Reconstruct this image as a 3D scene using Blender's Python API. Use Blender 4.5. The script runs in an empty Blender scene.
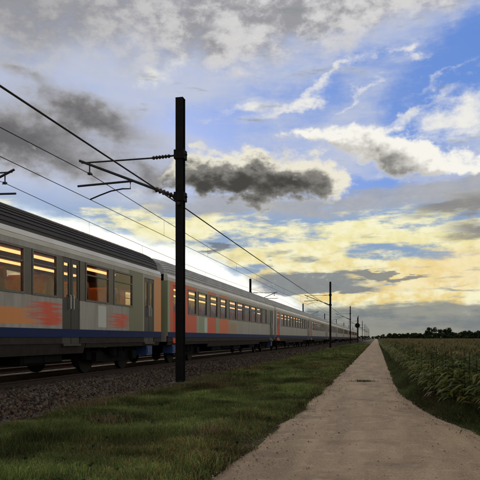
import bpy, bmesh, math, random
import numpy as np
from math import radians, sin, cos, pi
from mathutils import Vector, Matrix

scene = bpy.context.scene
COL = scene.collection
random.seed(7)
RNG = np.random.default_rng(11)

# ------------------------------------------------------------------ camera
EYE = 1.48
cam_data = bpy.data.cameras.new('camera')
cam_data.sensor_width = 36.0
cam_data.lens = 45.0
cam_data.shift_y = 0.204
cam_data.clip_start = 0.1
cam_data.clip_end = 12000
cam = bpy.data.objects.new('camera', cam_data)
COL.objects.link(cam)
cam.location = (0, 0, EYE)
cam.rotation_euler = (radians(90), 0, radians(12.8))
scene.camera = cam

# ------------------------------------------------------------------ exposure
scene.view_settings.view_transform = 'Standard'
scene.view_settings.look = 'None'
scene.view_settings.gamma = 1.0
scene.view_settings.exposure = 0.0
scene.view_settings.use_curve_mapping = False

scene.cycles.use_adaptive_sampling = True
scene.cycles.adaptive_threshold = 0.02
scene.cycles.adaptive_min_samples = 8
scene.cycles.max_bounces = 6
scene.cycles.diffuse_bounces = 2
scene.cycles.glossy_bounces = 3
scene.cycles.transparent_max_bounces = 12
scene.cycles.sample_clamp_indirect = 3.0
scene.cycles.use_denoising = True

# ------------------------------------------------------------------ sun (low, veiled by cloud, behind the train)
SUN_AZ, SUN_EL = -22.0, 15.0
sl = bpy.data.lights.new('sun', 'SUN')
sl.energy = 1.7
sl.angle = radians(12)
sl.color = (1.0, 0.86, 0.66)
sun = bpy.data.objects.new('sun', sl)
COL.objects.link(sun)
_a, _e = radians(SUN_AZ), radians(SUN_EL)
_d = Vector((sin(_a) * cos(_e), cos(_a) * cos(_e), sin(_e)))
sun.rotation_euler = _d.to_track_quat('Z', 'Y').to_euler()
sun.location = (-40, 90, 40)

# ------------------------------------------------------------------ sky
world = bpy.data.worlds.new('World')
scene.world = world
world.use_nodes = True
WT = world.node_tree
WT.nodes.clear()


def wn(kind, **kw):
    n = WT.nodes.new(kind)
    for k, v in kw.items():
        setattr(n, k, v)
    return n


def wset(sock, v):
    if hasattr(v, 'is_output'):
        WT.links.new(v, sock)
    else:
        sock.default_value = v


def M(op, a, b=0.0, c=None):
    n = wn('ShaderNodeMath', operation=op)
    wset(n.inputs[0], a)
    wset(n.inputs[1], b)
    if c is not None:
        wset(n.inputs[2], c)
    return n.outputs[0]


def VM(op, a, b=None):
    n = wn('ShaderNodeVectorMath', operation=op)
    wset(n.inputs[0], a)
    if b is not None:
        wset(n.inputs[1], b)
    return n.outputs['Value'] if op in ('DOT_PRODUCT', 'LENGTH') else n.outputs['Vector']


def step(v, lo, hi, to0=0.0, to1=1.0):
    n = wn('ShaderNodeMapRange', interpolation_type='SMOOTHSTEP')
    wset(n.inputs['Value'], v)
    wset(n.inputs['From Min'], lo)
    wset(n.inputs['From Max'], hi)
    wset(n.inputs['To Min'], to0)
    wset(n.inputs['To Max'], to1)
    return n.outputs[0]


def mix(f, a, b, mode='MIX'):
    n = wn('ShaderNodeMix', data_type='RGBA', blend_type=mode)
    n.clamp_factor = True
    wset(n.inputs[0], f)
    for s, v in ((n.inputs[6], a), (n.inputs[7], b)):
        wset(s, v if hasattr(v, 'is_output') else (*v, 1.0))
    return n.outputs[2]


def noise(vec, scale, detail=5, rough=0.55, dist=0.0):
    n = wn('ShaderNodeTexNoise')
    wset(n.inputs['Vector'], vec)
    n.inputs['Scale'].default_value = scale
    n.inputs['Detail'].default_value = detail
    n.inputs['Roughness'].default_value = rough
    n.inputs['Distortion'].default_value = dist
    return n.outputs['Fac'], n.outputs['Color']


def stretch(v, s, off=(0, 0, 0)):
    n = wn('ShaderNodeVectorMath', operation='MULTIPLY_ADD')
    wset(n.inputs[0], v)
    n.inputs[1].default_value = s
    n.inputs[2].default_value = off
    return n.outputs[0]


DIR = wn('ShaderNodeTexCoord').outputs['Generated']
sep = wn('ShaderNodeSeparateXYZ')
WT.links.new(DIR, sep.inputs[0])
AZ = M('MULTIPLY', M('ARCTAN2', sep.outputs[0], sep.outputs[1]), 57.2958)
EL = M('MULTIPLY', M('ARCSINE', sep.outputs[2]), 57.2958)
comb = wn('ShaderNodeCombineXYZ')
WT.links.new(AZ, comb.inputs[0])
WT.links.new(EL, comb.inputs[1])
comb.inputs[2].default_value = 1.0
AE = comb.outputs[0]

# noise fields, all from the view direction so that they run round the whole sky
n_fluff, c_fluff = noise(stretch(DIR, (1, 1, 1.5)), 11.0, 6, 0.6)
n_fine, _c = noise(stretch(DIR, (1, 1, 1.6), (3, 1, 2)), 34.0, 4, 0.62)
n_strk, c_strk = noise(stretch(DIR, (1, 1, 5.0), (5, 2, 1)), 6.5, 5, 0.62)
n_broad, _c = noise(stretch(DIR, (1, 1, 2.2), (1, 7, 3)), 3.2, 2, 0.5)


def warp(col, amt):
    n = wn('ShaderNodeVectorMath', operation='SUBTRACT')
    WT.links.new(col, n.inputs[0])
    n.inputs[1].default_value = (0.5, 0.5, 0.5)
    m = wn('ShaderNodeVectorMath', operation='MULTIPLY')
    WT.links.new(n.outputs[0], m.inputs[0])
    m.inputs[1].default_value = (amt, amt * 0.6, 0.0)
    return VM('ADD', AE, m.outputs[0])


P_FLUFF = warp(c_fluff, 9.0)
P_FINE = warp(c_fluff, 4.0)
P_STRK = warp(c_strk, 8.0)


def puffs(p, lst):
    """sum of soft elliptical masks: (azimuth, elevation, half width, half height, tilt, weight), all in degrees"""
    tot = None
    for (az, el, sx, sy, rot, amp) in lst:
        c, t = cos(radians(rot)), sin(radians(rot))
        q1 = VM('DOT_PRODUCT', p, (c / sx, t / sx, -(c * az + t * el) / sx))
        q2 = VM('DOT_PRODUCT', p, (-t / sy, c / sy, -(-t * az + c * el) / sy))
        d = M('MULTIPLY_ADD', q1, q1, M('MULTIPLY', q2, q2))
        g = M('POWER', 0.36788, d)
        tot = M('MULTIPLY', g, amp) if tot is None else M('MULTIPLY_ADD', g, amp, tot)
    return tot


def centred(n, k):
    return M('MULTIPLY', M('SUBTRACT', n, 0.5), k)


# clear air: physical sky, deepened
sky = wn('ShaderNodeTexSky', sky_type='NISHITA')
sky.sun_disc = False
sky.sun_elevation = radians(SUN_EL)
sky.sun_rotation = radians(SUN_AZ)
sky.air_density = 1.0
sky.dust_density = 0.6
sky.ozone_density = 3.0
clear = mix(1.0, sky.outputs[0], (0.10, 0.10, 0.10), 'MULTIPLY')
clear = mix(0.72, clear, (0.115, 0.26, 0.74))

# high thin veil, thinner in the blue openings
holes = puffs(P_FLUFF, [(5.2, 20.4, 4.6, 3.2, 20, 1.0), (-4.5, 22.0, 6.0, 2.0, 25, 0.45), (-15.5, 19.3, 5.5, 1.5, 0, 0.7),
                        (-1.0, 14.0, 4.5, 0.9, 5, 1.0), (9.0, 25.0, 4.0, 2.5, 0, 0.7), (-12, 22.2, 8, 2.0, 10, 0.25)])
veil = M('SUBTRACT', M('ADD', 0.86, centred(n_broad, 0.7)), holes)
veil = M('ADD', M('ADD', veil, centred(n_strk, 1.3)), centred(n_fine, 0.5))
col = mix(step(veil, 0.0, 0.95), clear, mix(n_fluff, (0.40, 0.48, 0.70), (0.62, 0.64, 0.72)))

# high mottled deck
deck = puffs(P_FLUFF, [(-26, 28.8, 20, 4.4, 0, 0.85), (-10, 28.2, 9, 3.2, 8, 0.95), (2, 29.2, 10, 2.2, 0, 0.95), (-35, 25, 8, 6, 0, 0.5)])
deck = M('ADD', deck, M('MULTIPLY', step(EL, 27.5, 38), 0.85))
deck_a = step(M('ADD', M('ADD', deck, centred(n_fluff, 1.5)), centred(n_fine, 0.6)), 0.15, 1.05)
deck_c = mix(step(M('ADD', n_fluff, centred(n_fine, 0.9)), 0.33, 0.67), (0.31, 0.303, 0.318), (0.68, 0.665, 0.65))
deck_c = mix(M('MULTIPLY', puffs(AE, [(-36, 30, 14, 10, 0, 1)]), 0.75), deck_c, (0.25, 0.25, 0.26))
col = mix(M('MULTIPLY', deck_a, 0.92), col, deck_c)

# white wisps
wis = puffs(P_FLUFF, [(7.5, 19.2, 4.5, 1.5, 12, 1.0), (3.4, 24.2, 2.2, 0.5, -40, 0.6), (1.6, 25.0, 3.0, 0.5, 14, 0.6), (-4, 23.4, 5, 0.45, 27, 0.62), (-1.5, 21.6, 4, 0.4, 30, 0.6), (-7.5, 21.2, 5, 0.5, 22, 0.55), (3.5, 19.6, 4, 0.4, 22, 0.55), (7.0, 22.4, 4, 0.4, 28, 0.5),
                      (-12.5, 21.0, 3.0, 0.9, 14, 0.75), (-20.5, 23.5, 4.0, 1.4, 30, 0.5), (-10.5, 16.2, 7, 1.2, -4, 0.6), (-21, 12.5, 5, 1.6, 0, 0.6)])
wis_a = step(M('ADD', M('ADD', wis, centred(n_fine, 0.9)), centred(n_strk, 0.7)), 0.22, 1.1)
col = mix(M('MULTIPLY', wis_a, 0.9), col, (0.93, 0.90, 0.80))

# sunlit low field of cloud, broken by streaks of blue-grey air
teal = mix(step(EL, 1.0, 14.0), (0.20, 0.29, 0.34), (0.22, 0.36, 0.58))
band = M('MULTIPLY', step(EL, 14.5, 10.5), 1.0)
col = mix(M('MULTIPLY', band, 0.75), col, teal)
cream_hi = mix(step(EL, 4.0, 10.5), (0.86, 0.66, 0.24), (0.90, 0.83, 0.42))
cream = mix(step(n_fine, 0.35, 0.65), cream_hi, (0.98, 0.93, 0.62))
low = M('ADD', M('MULTIPLY', step(EL, 15.0, 10.5), 0.80), centred(n_strk, 3.4))
low = M('ADD', low, centred(n_fine, 0.7))
low = M('MULTIPLY', M('MULTIPLY', low, step(EL, 0.5, 4.0)), step(EL, 15.5, 12.0))
low = M('SUBTRACT', low, puffs(P_STRK, [(-9, 12.2, 6, 0.9, -4, 0.7), (-13.5, 6.6, 4, 0.8, 0, 0.5), (-25, 14, 8, 1.8, 0, 0.9)]))
col = mix(M('MULTIPLY', step(low, 0.25, 0.8), 0.94), col, cream)
warm = puffs(P_STRK, [(7.5, 6.4, 8, 2.3, 0, 0.85), (-1, 4.6, 7, 0.8, 0, 0.5)])
col = mix(M('MULTIPLY', step(M('ADD', warm, centred(n_strk, 0.9)), 0.2, 1.0), 0.5), col, (0.88, 0.64, 0.28))

# veiled sun: bright cloud low behind the train
glow = puffs(P_FINE, [(-29.0, 9.9, 9.0, 1.1, -13, 0.72), (-21.5, 7.7, 8.0, 1.35, -18, 0.9), (-15.5, 5.7, 6.5, 1.45, -22, 0.9), (-9.5, 3.3, 6.0, 1.1, -22, 0.62)])
glow_a = step(M('ADD', glow, centred(n_strk, 0.6)), 0.05, 1.0)
col = mix(glow_a, col, mix(step(glow, 0.5, 1.1), (0.78, 0.88, 0.97), (1.25, 1.20, 1.02)))

# slate streaks and the dull band on the horizon
sl_p = puffs(P_STRK, [(1.8, 6.0, 4.0, 0.33, 2, 1.2), (-6.5, 5.3, 5.5, 0.95, 0, 1.1), (-4.2, 4.4, 6, 0.5, 0, 0.8), (8.4, 9.3, 3.2, 0.9, 0, 0.8),
                      (-15.8, 9.0, 1.5, 0.35, 0, 1.1), (7.5, 4.1, 4, 0.4, 0, 0.6), (-9.0, 8.0, 2.2, 0.4, 0, 0.6), (7.8, 12.0, 5.5, 1.3, 8, 1.2)])
sl_a = step(M('ADD', sl_p, centred(n_fine, 0.7)), 0.30, 0.85)
col = mix(M('MULTIPLY', sl_a, 0.88), col, mix(step(AZ, -4, 6), (0.17, 0.20, 0.24), (0.25, 0.235, 0.215)))
hz = M('ADD', step(EL, 4.2, 1.6), M('MULTIPLY', centred(n_strk, 3.0), step(EL, 0.3, 2.5)))
hz = M('MULTIPLY', hz, step(glow, 0.9, 0.35, 0.0, 1.0))
col = mix(M('MULTIPLY', step(hz, 0.3, 0.8), 0.93), col, mix(step(M('ADD', n_strk, centred(n_fine, 0.4)), 0.38, 0.64), mix(step(EL, 0.2, 4.0), (0.215, 0.225, 0.215), (0.135, 0.172, 0.195)), mix(step(EL, 0.2, 4.0), (0.30, 0.29, 0.24), (0.25, 0.275, 0.27))))

# grey stratus below the cumulus banks
stv = puffs(P_STRK, [(1.0, 12.9, 9, 0.95, 4, 0.95), (-9.5, 12.4, 7, 0.8, -3, 0.8), (-18, 12.2, 6, 0.9, 0, 0.7), (9, 13.6, 5, 1.2, 5, 0.8)])
col = mix(M('MULTIPLY', step(M('ADD', stv, centred(n_strk, 0.9)), 0.1, 0.9), 0.78), col, mix(n_fine, (0.30, 0.31, 0.335), (0.50, 0.49, 0.48)))

# brown-grey cloud on the left
gl = puffs(P_FLUFF, [(-26.8, 19.6, 5.6, 1.8, -14, 1.15), (-33, 17.6, 4.5, 1.6, 0, 0.85), (-27.0, 15.5, 10.0, 2.1, -4, 0.82), (-18.5, 15.0, 5.0, 1.1, -4, 0.5), (-32.6, 22.5, 2.0, 0.8, -20, 0.5),
                     (-37, 19.5, 5, 3, 0, 0.7)])
gl_d = M('ADD', M('ADD', gl, centred(n_fluff, 1.5)), centred(n_strk, 0.5))
col = mix(M('MULTIPLY', step(gl_d, 0.10, 1.0), 0.9), col, mix(step(M('ADD', gl_d, centred(n_fine, 0.9)), 0.35, 1.4), (0.38, 0.365, 0.35), (0.100, 0.090, 0.083)))

# two cumulus banks: bright tops and rims, dark bellies


def cumulus(lst, toward, belly, mid, rim, a_lo, a_hi, k, b_lo, b_hi):
    global col
    p_up = VM('ADD', P_FLUFF, toward)
    fluff = M('ADD', centred(n_fine, k), centred(n_fluff, k * 0.6))
    d = M('ADD', puffs(P_FLUFF, lst), fluff)
    u = M('ADD', M('ADD', puffs(p_up, lst), fluff), centred(n_fluff, 1.1))
    a = step(d, a_lo, a_hi)
    c = mix(step(u, b_lo, (b_lo + b_hi) / 2), rim, mid)
    c = mix(step(u, (b_lo + b_hi) / 2 - 0.1, b_hi), c, belly)
    col = mix(a, col, c)


cumulus([(-15.0, 15.0, 3.4, 2.0, 0, 1.15), (-11.0, 14.5, 3.4, 2.1, 5, 1.25), (-6.4, 14.5, 2.6, 2.0, -10, 1.1), (-3.6, 14.4, 1.6, 1.4, 0, 0.8), (-18.8, 15.2, 2.5, 1.3, 0, 0.6), (-9.0, 16.0, 2.6, 0.9, 0, 0.4)],
        (1.1, 0.65, 0), (0.066, 0.063, 0.056), (0.24, 0.23, 0.21), (0.84, 0.80, 0.67), 0.22, 0.72, 1.25, 0.32, 1.5)
cumulus([(-1.8, 17.9, 2.4, 1.05, -10, 1.0), (2.0, 17.1, 2.2, 1.5, -10, 1.15), (5.2, 16.0, 2.8, 0.95, -14, 1.0), (9.0, 15.0, 2.6, 0.7, 0, 0.8), (-5.5, 18.6, 1.8, 0.6, -10, 0.7)],
        (0.5, 0.6, 0), (0.24, 0.235, 0.222), (0.60, 0.585, 0.54), (0.93, 0.91, 0.84), 0.20, 0.78, 1.2, 0.62, 1.75)

# below the horizon: dull earth colour
col = mix(step(EL, -0.2, -2.0), col, (0.06, 0.055, 0.045))
bg = wn('ShaderNodeBackground')
WT.links.new(col, bg.inputs['Color'])
bg.inputs['Strength'].default_value = 1.0
wo = wn('ShaderNodeOutputWorld')
WT.links.new(bg.outputs[0], wo.inputs['Surface'])
world.cycles.sampling_method = 'MANUAL'
world.cycles.sample_map_resolution = 512

# ================================================================== helpers
class MB:
    """collects boxes, tubes and sheets; build() links them as one mesh object"""

    def __init__(self):
        self.v, self.f, self.m = [], [], []

    def add(self, vs, fs, mi=0):
        o = len(self.v)
        self.v += [tuple(p) for p in vs]
        for f in fs:
            self.f.append(tuple(i + o for i in f))
            self.m.append(mi)
        return self

    def box(self, x0, x1, y0, y1, z0, z1, mi=0):
        vs = [(x, y, z) for x in (x0, x1) for y in (y0, y1) for z in (z0, z1)]
        return self.add(vs, [(0, 1, 3, 2), (4, 6, 7, 5), (0, 4, 5, 1), (2, 3, 7, 6), (0, 2, 6, 4), (1, 5, 7, 3)], mi)

    def cbox(self, x0, x1, y0, y1, z0, z1, b=0.02, mi=0):
        """box with chamfered long edges in the x-z section"""
        pr = [(x0 + b, z0), (x1 - b, z0), (x1, z0 + b), (x1, z1 - b), (x1 - b, z1), (x0 + b, z1), (x0, z1 - b), (x0, z0 + b)]
        return self.extrude_y(pr, y0, y1, mi)

    def extrude_y(self, pr, y0, y1, mi=0, closed=True, caps=True):
        n = len(pr)
        vs = [(x, y0, z) for x, z in pr] + [(x, y1, z) for x, z in pr]
        rng = range(n) if closed else range(n - 1)
        fs = [(i, (i + 1) % n, n + (i + 1) % n, n + i) for i in rng]
        if caps and closed:
            fs += [tuple(range(n))[::-1], tuple(range(n, 2 * n))]
        return self.add(vs, fs, mi)

    def tube(self, pts, rad, seg=6, mi=0, cap=True):
        pts = [Vector(p) for p in pts]
        n = len(pts)
        rads = rad if isinstance(rad, (list, tuple)) else [rad] * n
        vs = []
        for i, p in enumerate(pts):
            t = (pts[min(i + 1, n - 1)] - pts[max(i - 1, 0)]).normalized()
            a = Vector((0, 0, 1)) if abs(t.z) < 0.9 else Vector((1, 0, 0))
            u = t.cross(a).normalized()
            w = t.cross(u).normalized()
            for k in range(seg):
                an = 2 * pi * k / seg
                vs.append(p + (u * cos(an) + w * sin(an)) * rads[i])
        fs = []
        for i in range(n - 1):
            for k in range(seg):
                fs.append((i * seg + k, i * seg + (k + 1) % seg, (i + 1) * seg + (k + 1) % seg, (i + 1) * seg + k))
        if cap:
            fs += [tuple(range(seg))[::-1], tuple(range((n - 1) * seg, n * seg))]
        return self.add(vs, fs, mi)

    def mesh(self, name, mats, smooth=False):
        me = bpy.data.meshes.new(name)
        me.from_pydata(self.v, [], self.f)
        for m in (mats if isinstance(mats, (list, tuple)) else [mats]):
            me.materials.append(m)
        me.polygons.foreach_set('material_index', self.m)
        me.polygons.foreach_set('use_smooth', [smooth] * len(self.f))
        bm = bmesh.new()
        bm.from_mesh(me)
        bmesh.ops.recalc_face_normals(bm, faces=bm.faces)
        bm.to_mesh(me)
        bm.free()
        me.update()
        return me

    def build(self, name, mats, parent=None, smooth=False):
        return link(name, self.mesh(name, mats, smooth), parent)


def link(name, me, parent=None):
    o = bpy.data.objects.new(name, me)
    COL.objects.link(o)
    if parent is not None:
        o.parent = parent
    return o


def tag(o, label=None, cat=None, group=None, kind=None):
    for k, v in (('label', label), ('category', cat), ('group', group), ('kind', kind)):
        if v:
            o[k] = v
    return o


def thing(name, loc, label, cat, group=None):
    o = bpy.data.objects.new(name, None)
    COL.objects.link(o)
    o.location = loc
    o.empty_display_size = 0.3
    return tag(o, label, cat, group)


def copy_tree(o, parent=None):
    c = o.copy()
    COL.objects.link(c)
    c.parent = parent
    for ch in o.children:
        copy_tree(ch, c)
    return c


def soup(name, verts, faces, mats, tint=None, smooth=False, mat_index=None):
    """fast mesh from arrays; faces is a list of index arrays (tris and quads); tint is one colour per vertex"""
    me = bpy.data.meshes.new(name)
    verts = np.asarray(verts, dtype=np.float32).reshape(-1, 3)
    me.vertices.add(len(verts))
    me.vertices.foreach_set('co', verts.ravel())
    loops = np.concatenate([np.asarray(f).ravel() for f in faces]).astype(np.int32)
    tot = np.concatenate([np.full(len(f), np.asarray(f).shape[1]) for f in faces]).astype(np.int32)
    start = np.concatenate([[0], np.cumsum(tot)[:-1]]).astype(np.int32)
    me.loops.add(len(loops))
    me.loops.foreach_set('vertex_index', loops)
    me.polygons.add(len(tot))
    me.polygons.foreach_set('loop_start', start)
    me.polygons.foreach_set('loop_total', tot)
    for m in (mats if isinstance(mats, (list, tuple)) else [mats]):
        me.materials.append(m)
    if mat_index is not None:
        me.polygons.foreach_set('material_index', np.asarray(mat_index, dtype=np.int32))
    me.polygons.foreach_set('use_smooth', np.full(len(tot), smooth))
    if tint is not None:
        at = me.color_attributes.new('tint', 'FLOAT_COLOR', 'POINT')
        t = np.ones((len(verts), 4), dtype=np.float32)
        t[:, :3] = tint
        at.data.foreach_set('color', t.ravel())
    me.update(calc_edges=True)
    return me


# ------------------------------------------------------------------ materials
MAT = {}


def material(name, base, rough=0.8, metal=0.0, var=None, scale=6.0, detail=5, bump=0.0, bump_scale=None, stretch_=(1, 1, 1), spec=0.4, lo=0.35, hi=0.65,
             coord='Object', rvar=0.0, second=None):
    """Principled material with noise between base and var; second = (colour, scale, lo, hi) adds a patchy stain"""
    m = bpy.data.materials.new(name)
    m.use_nodes = True
    nt = m.node_tree
    b = nt.nodes['Principled BSDF']
    b.inputs['Base Color'].default_value = (*base, 1)
    b.inputs['Roughness'].default_value = rough
    b.inputs['Metallic'].default_value = metal
    b.inputs['Specular IOR Level'].default_value = spec
    tc = nt.nodes.new('ShaderNodeTexCoord')
    mp = nt.nodes.new('ShaderNodeMapping')
    mp.inputs['Scale'].default_value = stretch_
    nt.links.new(tc.outputs[coord], mp.inputs['Vector'])
    out = None
    if var:
        n = nt.nodes.new('ShaderNodeTexNoise')
        n.inputs['Scale'].default_value = scale
        n.inputs['Detail'].default_value = detail
        n.inputs['Roughness'].default_value = 0.62
        nt.links.new(mp.outputs[0], n.inputs['Vector'])
        r = nt.nodes.new('ShaderNodeMapRange')
        r.inputs[1].default_value, r.inputs[2].default_value = lo, hi
        nt.links.new(n.outputs['Fac'], r.inputs[0])
        x = nt.nodes.new('ShaderNodeMix')
        x.data_type = 'RGBA'
        nt.links.new(r.outputs[0], x.inputs[0])
        x.inputs[6].default_value = (*base, 1)
        x.inputs[7].default_value = (*var, 1)
        out = x.outputs[2]
        if rvar:
            rr = nt.nodes.new('ShaderNodeMapRange')
            nt.links.new(n.outputs['Fac'], rr.inputs[0])
            rr.inputs[1].default_value, rr.inputs[2].default_value = lo, hi
            rr.inputs[3].default_value, rr.inputs[4].default_value = rough - rvar, min(1, rough + rvar)
            nt.links.new(rr.outputs[0], b.inputs['Roughness'])
    if second:
        for sec in (second if isinstance(second, list) else [second]):
            c2, s2, l2, h2 = sec[:4]
            n2 = nt.nodes.new('ShaderNodeTexNoise')
            n2.inputs['Scale'].default_value = s2
            n2.inputs['Detail'].default_value = 4
            nt.links.new(mp.outputs[0] if len(sec) < 5 else tc.outputs[coord], n2.inputs['Vector'])
            r2 = nt.nodes.new('ShaderNodeMapRange')
            r2.inputs[1].default_value, r2.inputs[2].default_value = l2, h2
            nt.links.new(n2.outputs['Fac'], r2.inputs[0])
            x2 = nt.nodes.new('ShaderNodeMix')
            x2.data_type = 'RGBA'
            nt.links.new(r2.outputs[0], x2.inputs[0])
            if out is not None:
                nt.links.new(out, x2.inputs[6])
            else:
                x2.inputs[6].default_value = (*base, 1)
            x2.inputs[7].default_value = (*c2, 1)
            out = x2.outputs[2]
    if out is not None:
        nt.links.new(out, b.inputs['Base Color'])
    if bump:
        nb = nt.nodes.new('ShaderNodeTexNoise')
        nb.inputs['Scale'].default_value = bump_scale or scale * 4
        nb.inputs['Detail'].default_value = 6
        nt.links.new(tc.outputs[coord], nb.inputs['Vector'])
        bp = nt.nodes.new('ShaderNodeBump')
        bp.inputs['Strength'].default_value = 1.0
        bp.inputs['Distance'].default_value = bump
        nt.links.new(nb.outputs['Fac'], bp.inputs['Height'])
        nt.links.new(bp.outputs[0], b.inputs['Normal'])
    MAT[name] = m
    return m


def tinted(name, rough=0.7, trans=0.0, spec=0.3):
    """material whose colour is carried by the mesh (one colour per leaf or blade)"""
    m = bpy.data.materials.new(name)
    m.use_nodes = True
    nt = m.node_tree
    b = nt.nodes['Principled BSDF']
    a = nt.nodes.new('ShaderNodeAttribute')
    a.attribute_name = 'tint'
    nt.links.new(a.outputs['Color'], b.inputs['Base Color'])
    b.inputs['Roughness'].default_value = rough
    b.inputs['Specular IOR Level'].default_value = spec
    if trans:
        t = nt.nodes.new('ShaderNodeBsdfTranslucent')
        nt.links.new(a.outputs['Color'], t.inputs['Color'])
        x = nt.nodes.new('ShaderNodeMixShader')
        x.inputs[0].default_value = trans
        nt.links.new(b.outputs[0], x.inputs[1])
        nt.links.new(t.outputs[0], x.inputs[2])
        nt.links.new(x.outputs[0], nt.nodes['Material Output'].inputs['Surface'])
    MAT[name] = m
    return m


material('soil', (0.050, 0.038, 0.020), 0.95, var=(0.036, 0.045, 0.015), scale=1.3, bump=0.03, bump_scale=9, spec=0.1)
material('path_grit', (0.325, 0.235, 0.140), 0.9, var=(0.20, 0.140, 0.084), scale=1.6, detail=8, bump=0.014, bump_scale=34, spec=0.2, stretch_=(1.3, 0.16, 1), lo=0.38, hi=0.62,
         second=[((0.43, 0.32, 0.225), 60.0, 0.58, 0.66, 1), ((0.15, 0.105, 0.072), 42.0, 0.58, 0.70, 1), ((0.17, 0.115, 0.075), 1.1, 0.54, 0.72, 1), ((0.37, 0.265, 0.175), 4.0, 0.56, 0.74, 1)])
material('pebble', (0.19, 0.15, 0.125), 0.9, var=(0.30, 0.25, 0.21), scale=9, spec=0.2)
material('ballast', (0.055, 0.036, 0.028), 0.95, var=(0.032, 0.023, 0.020), scale=14, bump=0.03, bump_scale=22, spec=0.02)
tinted('stone', 0.9, spec=0.2)
material('rail_rust', (0.060, 0.030, 0.018), 0.85, var=(0.035, 0.022, 0.016), scale=12, bump=0.002)
material('rail_shine', (0.05, 0.046, 0.042), 0.75, 0.0, spec=0.04, var=(0.03, 0.026, 0.024), scale=10, stretch_=(1, 0.1, 1))
material('sleeper', (0.10, 0.085, 0.07), 0.95, var=(0.055, 0.042, 0.034), scale=7, bump=0.006, spec=0.2)
material('mast_steel', (0.009, 0.009, 0.009), 0.8, var=(0.016, 0.012, 0.010), scale=5, bump=0.003, spec=0.12)
material('galvanised', (0.045, 0.045, 0.048), 0.6, 0.3, var=(0.025, 0.024, 0.024), scale=9)
material('insulator', (0.045, 0.020, 0.014), 0.3, var=(0.03, 0.016, 0.012), scale=8)
material('wire', (0.020, 0.018, 0.017), 0.6, 0.2, var=(0.03, 0.026, 0.022), scale=3)
material('concrete', (0.22, 0.20, 0.18), 0.95, var=(0.13, 0.115, 0.10), scale=5, bump=0.006, second=((0.06, 0.065, 0.04), 2.0, 0.55, 0.75))

# ================================================================== the setting
H = RNG.random


def interp(y, tab):
    return np.interp(y, [t[0] for t in tab], [t[1] for t in tab])


LEFT_EDGE = [(-20, -1.90), (3, -1.76), (6.5, -1.67), (12, -1.51), (24, -1.44), (60, -1.40), (400, -1.35)]
RIGHT_EDGE = [(-20, 3.6), (4, 2.9), (7, 2.25), (9, 1.70), (11, 1.24), (13.5, 0.86), (16, 0.69), (19, 0.62), (33, 0.62), (60, 0.66), (400, 0.75)]


def wig(y, s, a):
    return a * (np.sin(y * 1.7 * s + 0.3) * 0.5 + np.sin(y * 4.1 * s + 1.1) * 0.3 + np.sin(y * 9.7 * s + 2.0) * 0.2)


# ground: one sheet to the horizon, finer near the camera
xs = np.concatenate([[-6000, -1500, -300, -60, -20], np.arange(-6.2, 6.3, 0.4), [8, 12, 20, 40, 80, 200, 600, 2000, 6000]])
ys = np.concatenate([[-3000, -300, -60, -12], np.arange(-6, 40, 0.6), np.arange(40, 140, 4), [150, 200, 300, 500, 900, 1800, 4000, 9000]])
gx, gy = np.meshgrid(xs, ys, indexing='ij')


def ground_z(x, y):
    near = (np.abs(x) < 6.3) & (y > -8) & (y < 140)
    l, r = interp(y, LEFT_EDGE), interp(y, RIGHT_EDGE)
    t = np.clip((l - x) / 0.5, 0, 1) * np.clip((x + 6.3) / 0.8, 0, 1)
    z = t * (0.05 + 0.03 * np.sin(x * 1.9 + y * 0.6) + 0.02 * np.sin(y * 1.7))
    z = z + np.clip((x - r) / 0.6, 0, 1) * 0.05
    return np.where(near, z, -0.01)


gz = ground_z(gx, gy)
nx, ny = gx.shape
idx = np.arange(nx * ny).reshape(nx, ny)
quads = np.stack([idx[:-1, :-1], idx[1:, :-1], idx[1:, 1:], idx[:-1, 1:]], -1).reshape(-1, 4)
ground = link('ground', soup('ground', np.stack([gx, gy, gz], -1), [quads], MAT['soil'], smooth=True))
tag(ground, 'dark earth under the grass verges and the field', kind='structure')

# path: pale grit track between the verges
py_ = np.concatenate([np.arange(-12, 40, 0.25), np.arange(40, 120, 1.0), np.arange(120, 900, 20)])
cols = 13
verts = []
for y in py_:
    l = float(interp(y, LEFT_EDGE) + wig(y, 1.0, 0.06))
    r = float(interp(y, RIGHT_EDGE) + wig(y + 3, 0.9, 0.07))
    for k in range(cols):
        u = (0.0, 0.012, 0.05, *[0.05 + 0.9 * q / 8 for q in range(1, 8)], 0.95, 0.988, 1.0)[k]
        x = l + (r - l) * u
        z = 0.018 + 0.022 * math.sin(pi * u) - 0.012 * (math.exp(-((u - 0.24) / 0.09) ** 2) + math.exp(-((u - 0.76) / 0.09) ** 2))
        if k in (0, cols - 1):
            z = -0.03
        verts.append((x, y, z + 0.004 * math.sin(y * 2.3 + x * 3) + 0.003 * math.sin(y * 5.1 - x * 4)))
idx = np.arange(len(py_) * cols).reshape(len(py_), cols)
quads = np.stack([idx[:-1, :-1], idx[:-1, 1:], idx[1:, 1:], idx[1:, :-1]], -1).reshape(-1, 4)
path = link('path', soup('path', verts, [quads], MAT['path_grit'], smooth=True))
tag(path, 'pale brown gritty farm track running to the horizon', kind='structure')

# ballast bed carrying both tracks
TRACK_X = -8.9
TRACK2_X = -12.7
RAIL_Z = 0.48
bed = MB()
prof = [(-15.9, -0.05), (-15.4, 0.06), (-14.6, 0.30), (-7.35, 0.31), (-6.65, 0.10), (-6.25, -0.05)]
bed.extrude_y(prof, -14, 900)
bed_o = bed.build('ballast_bed', MAT['ballast'])
tag(bed_o, 'dark crushed stone bed under the rails', kind='structure')

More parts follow.
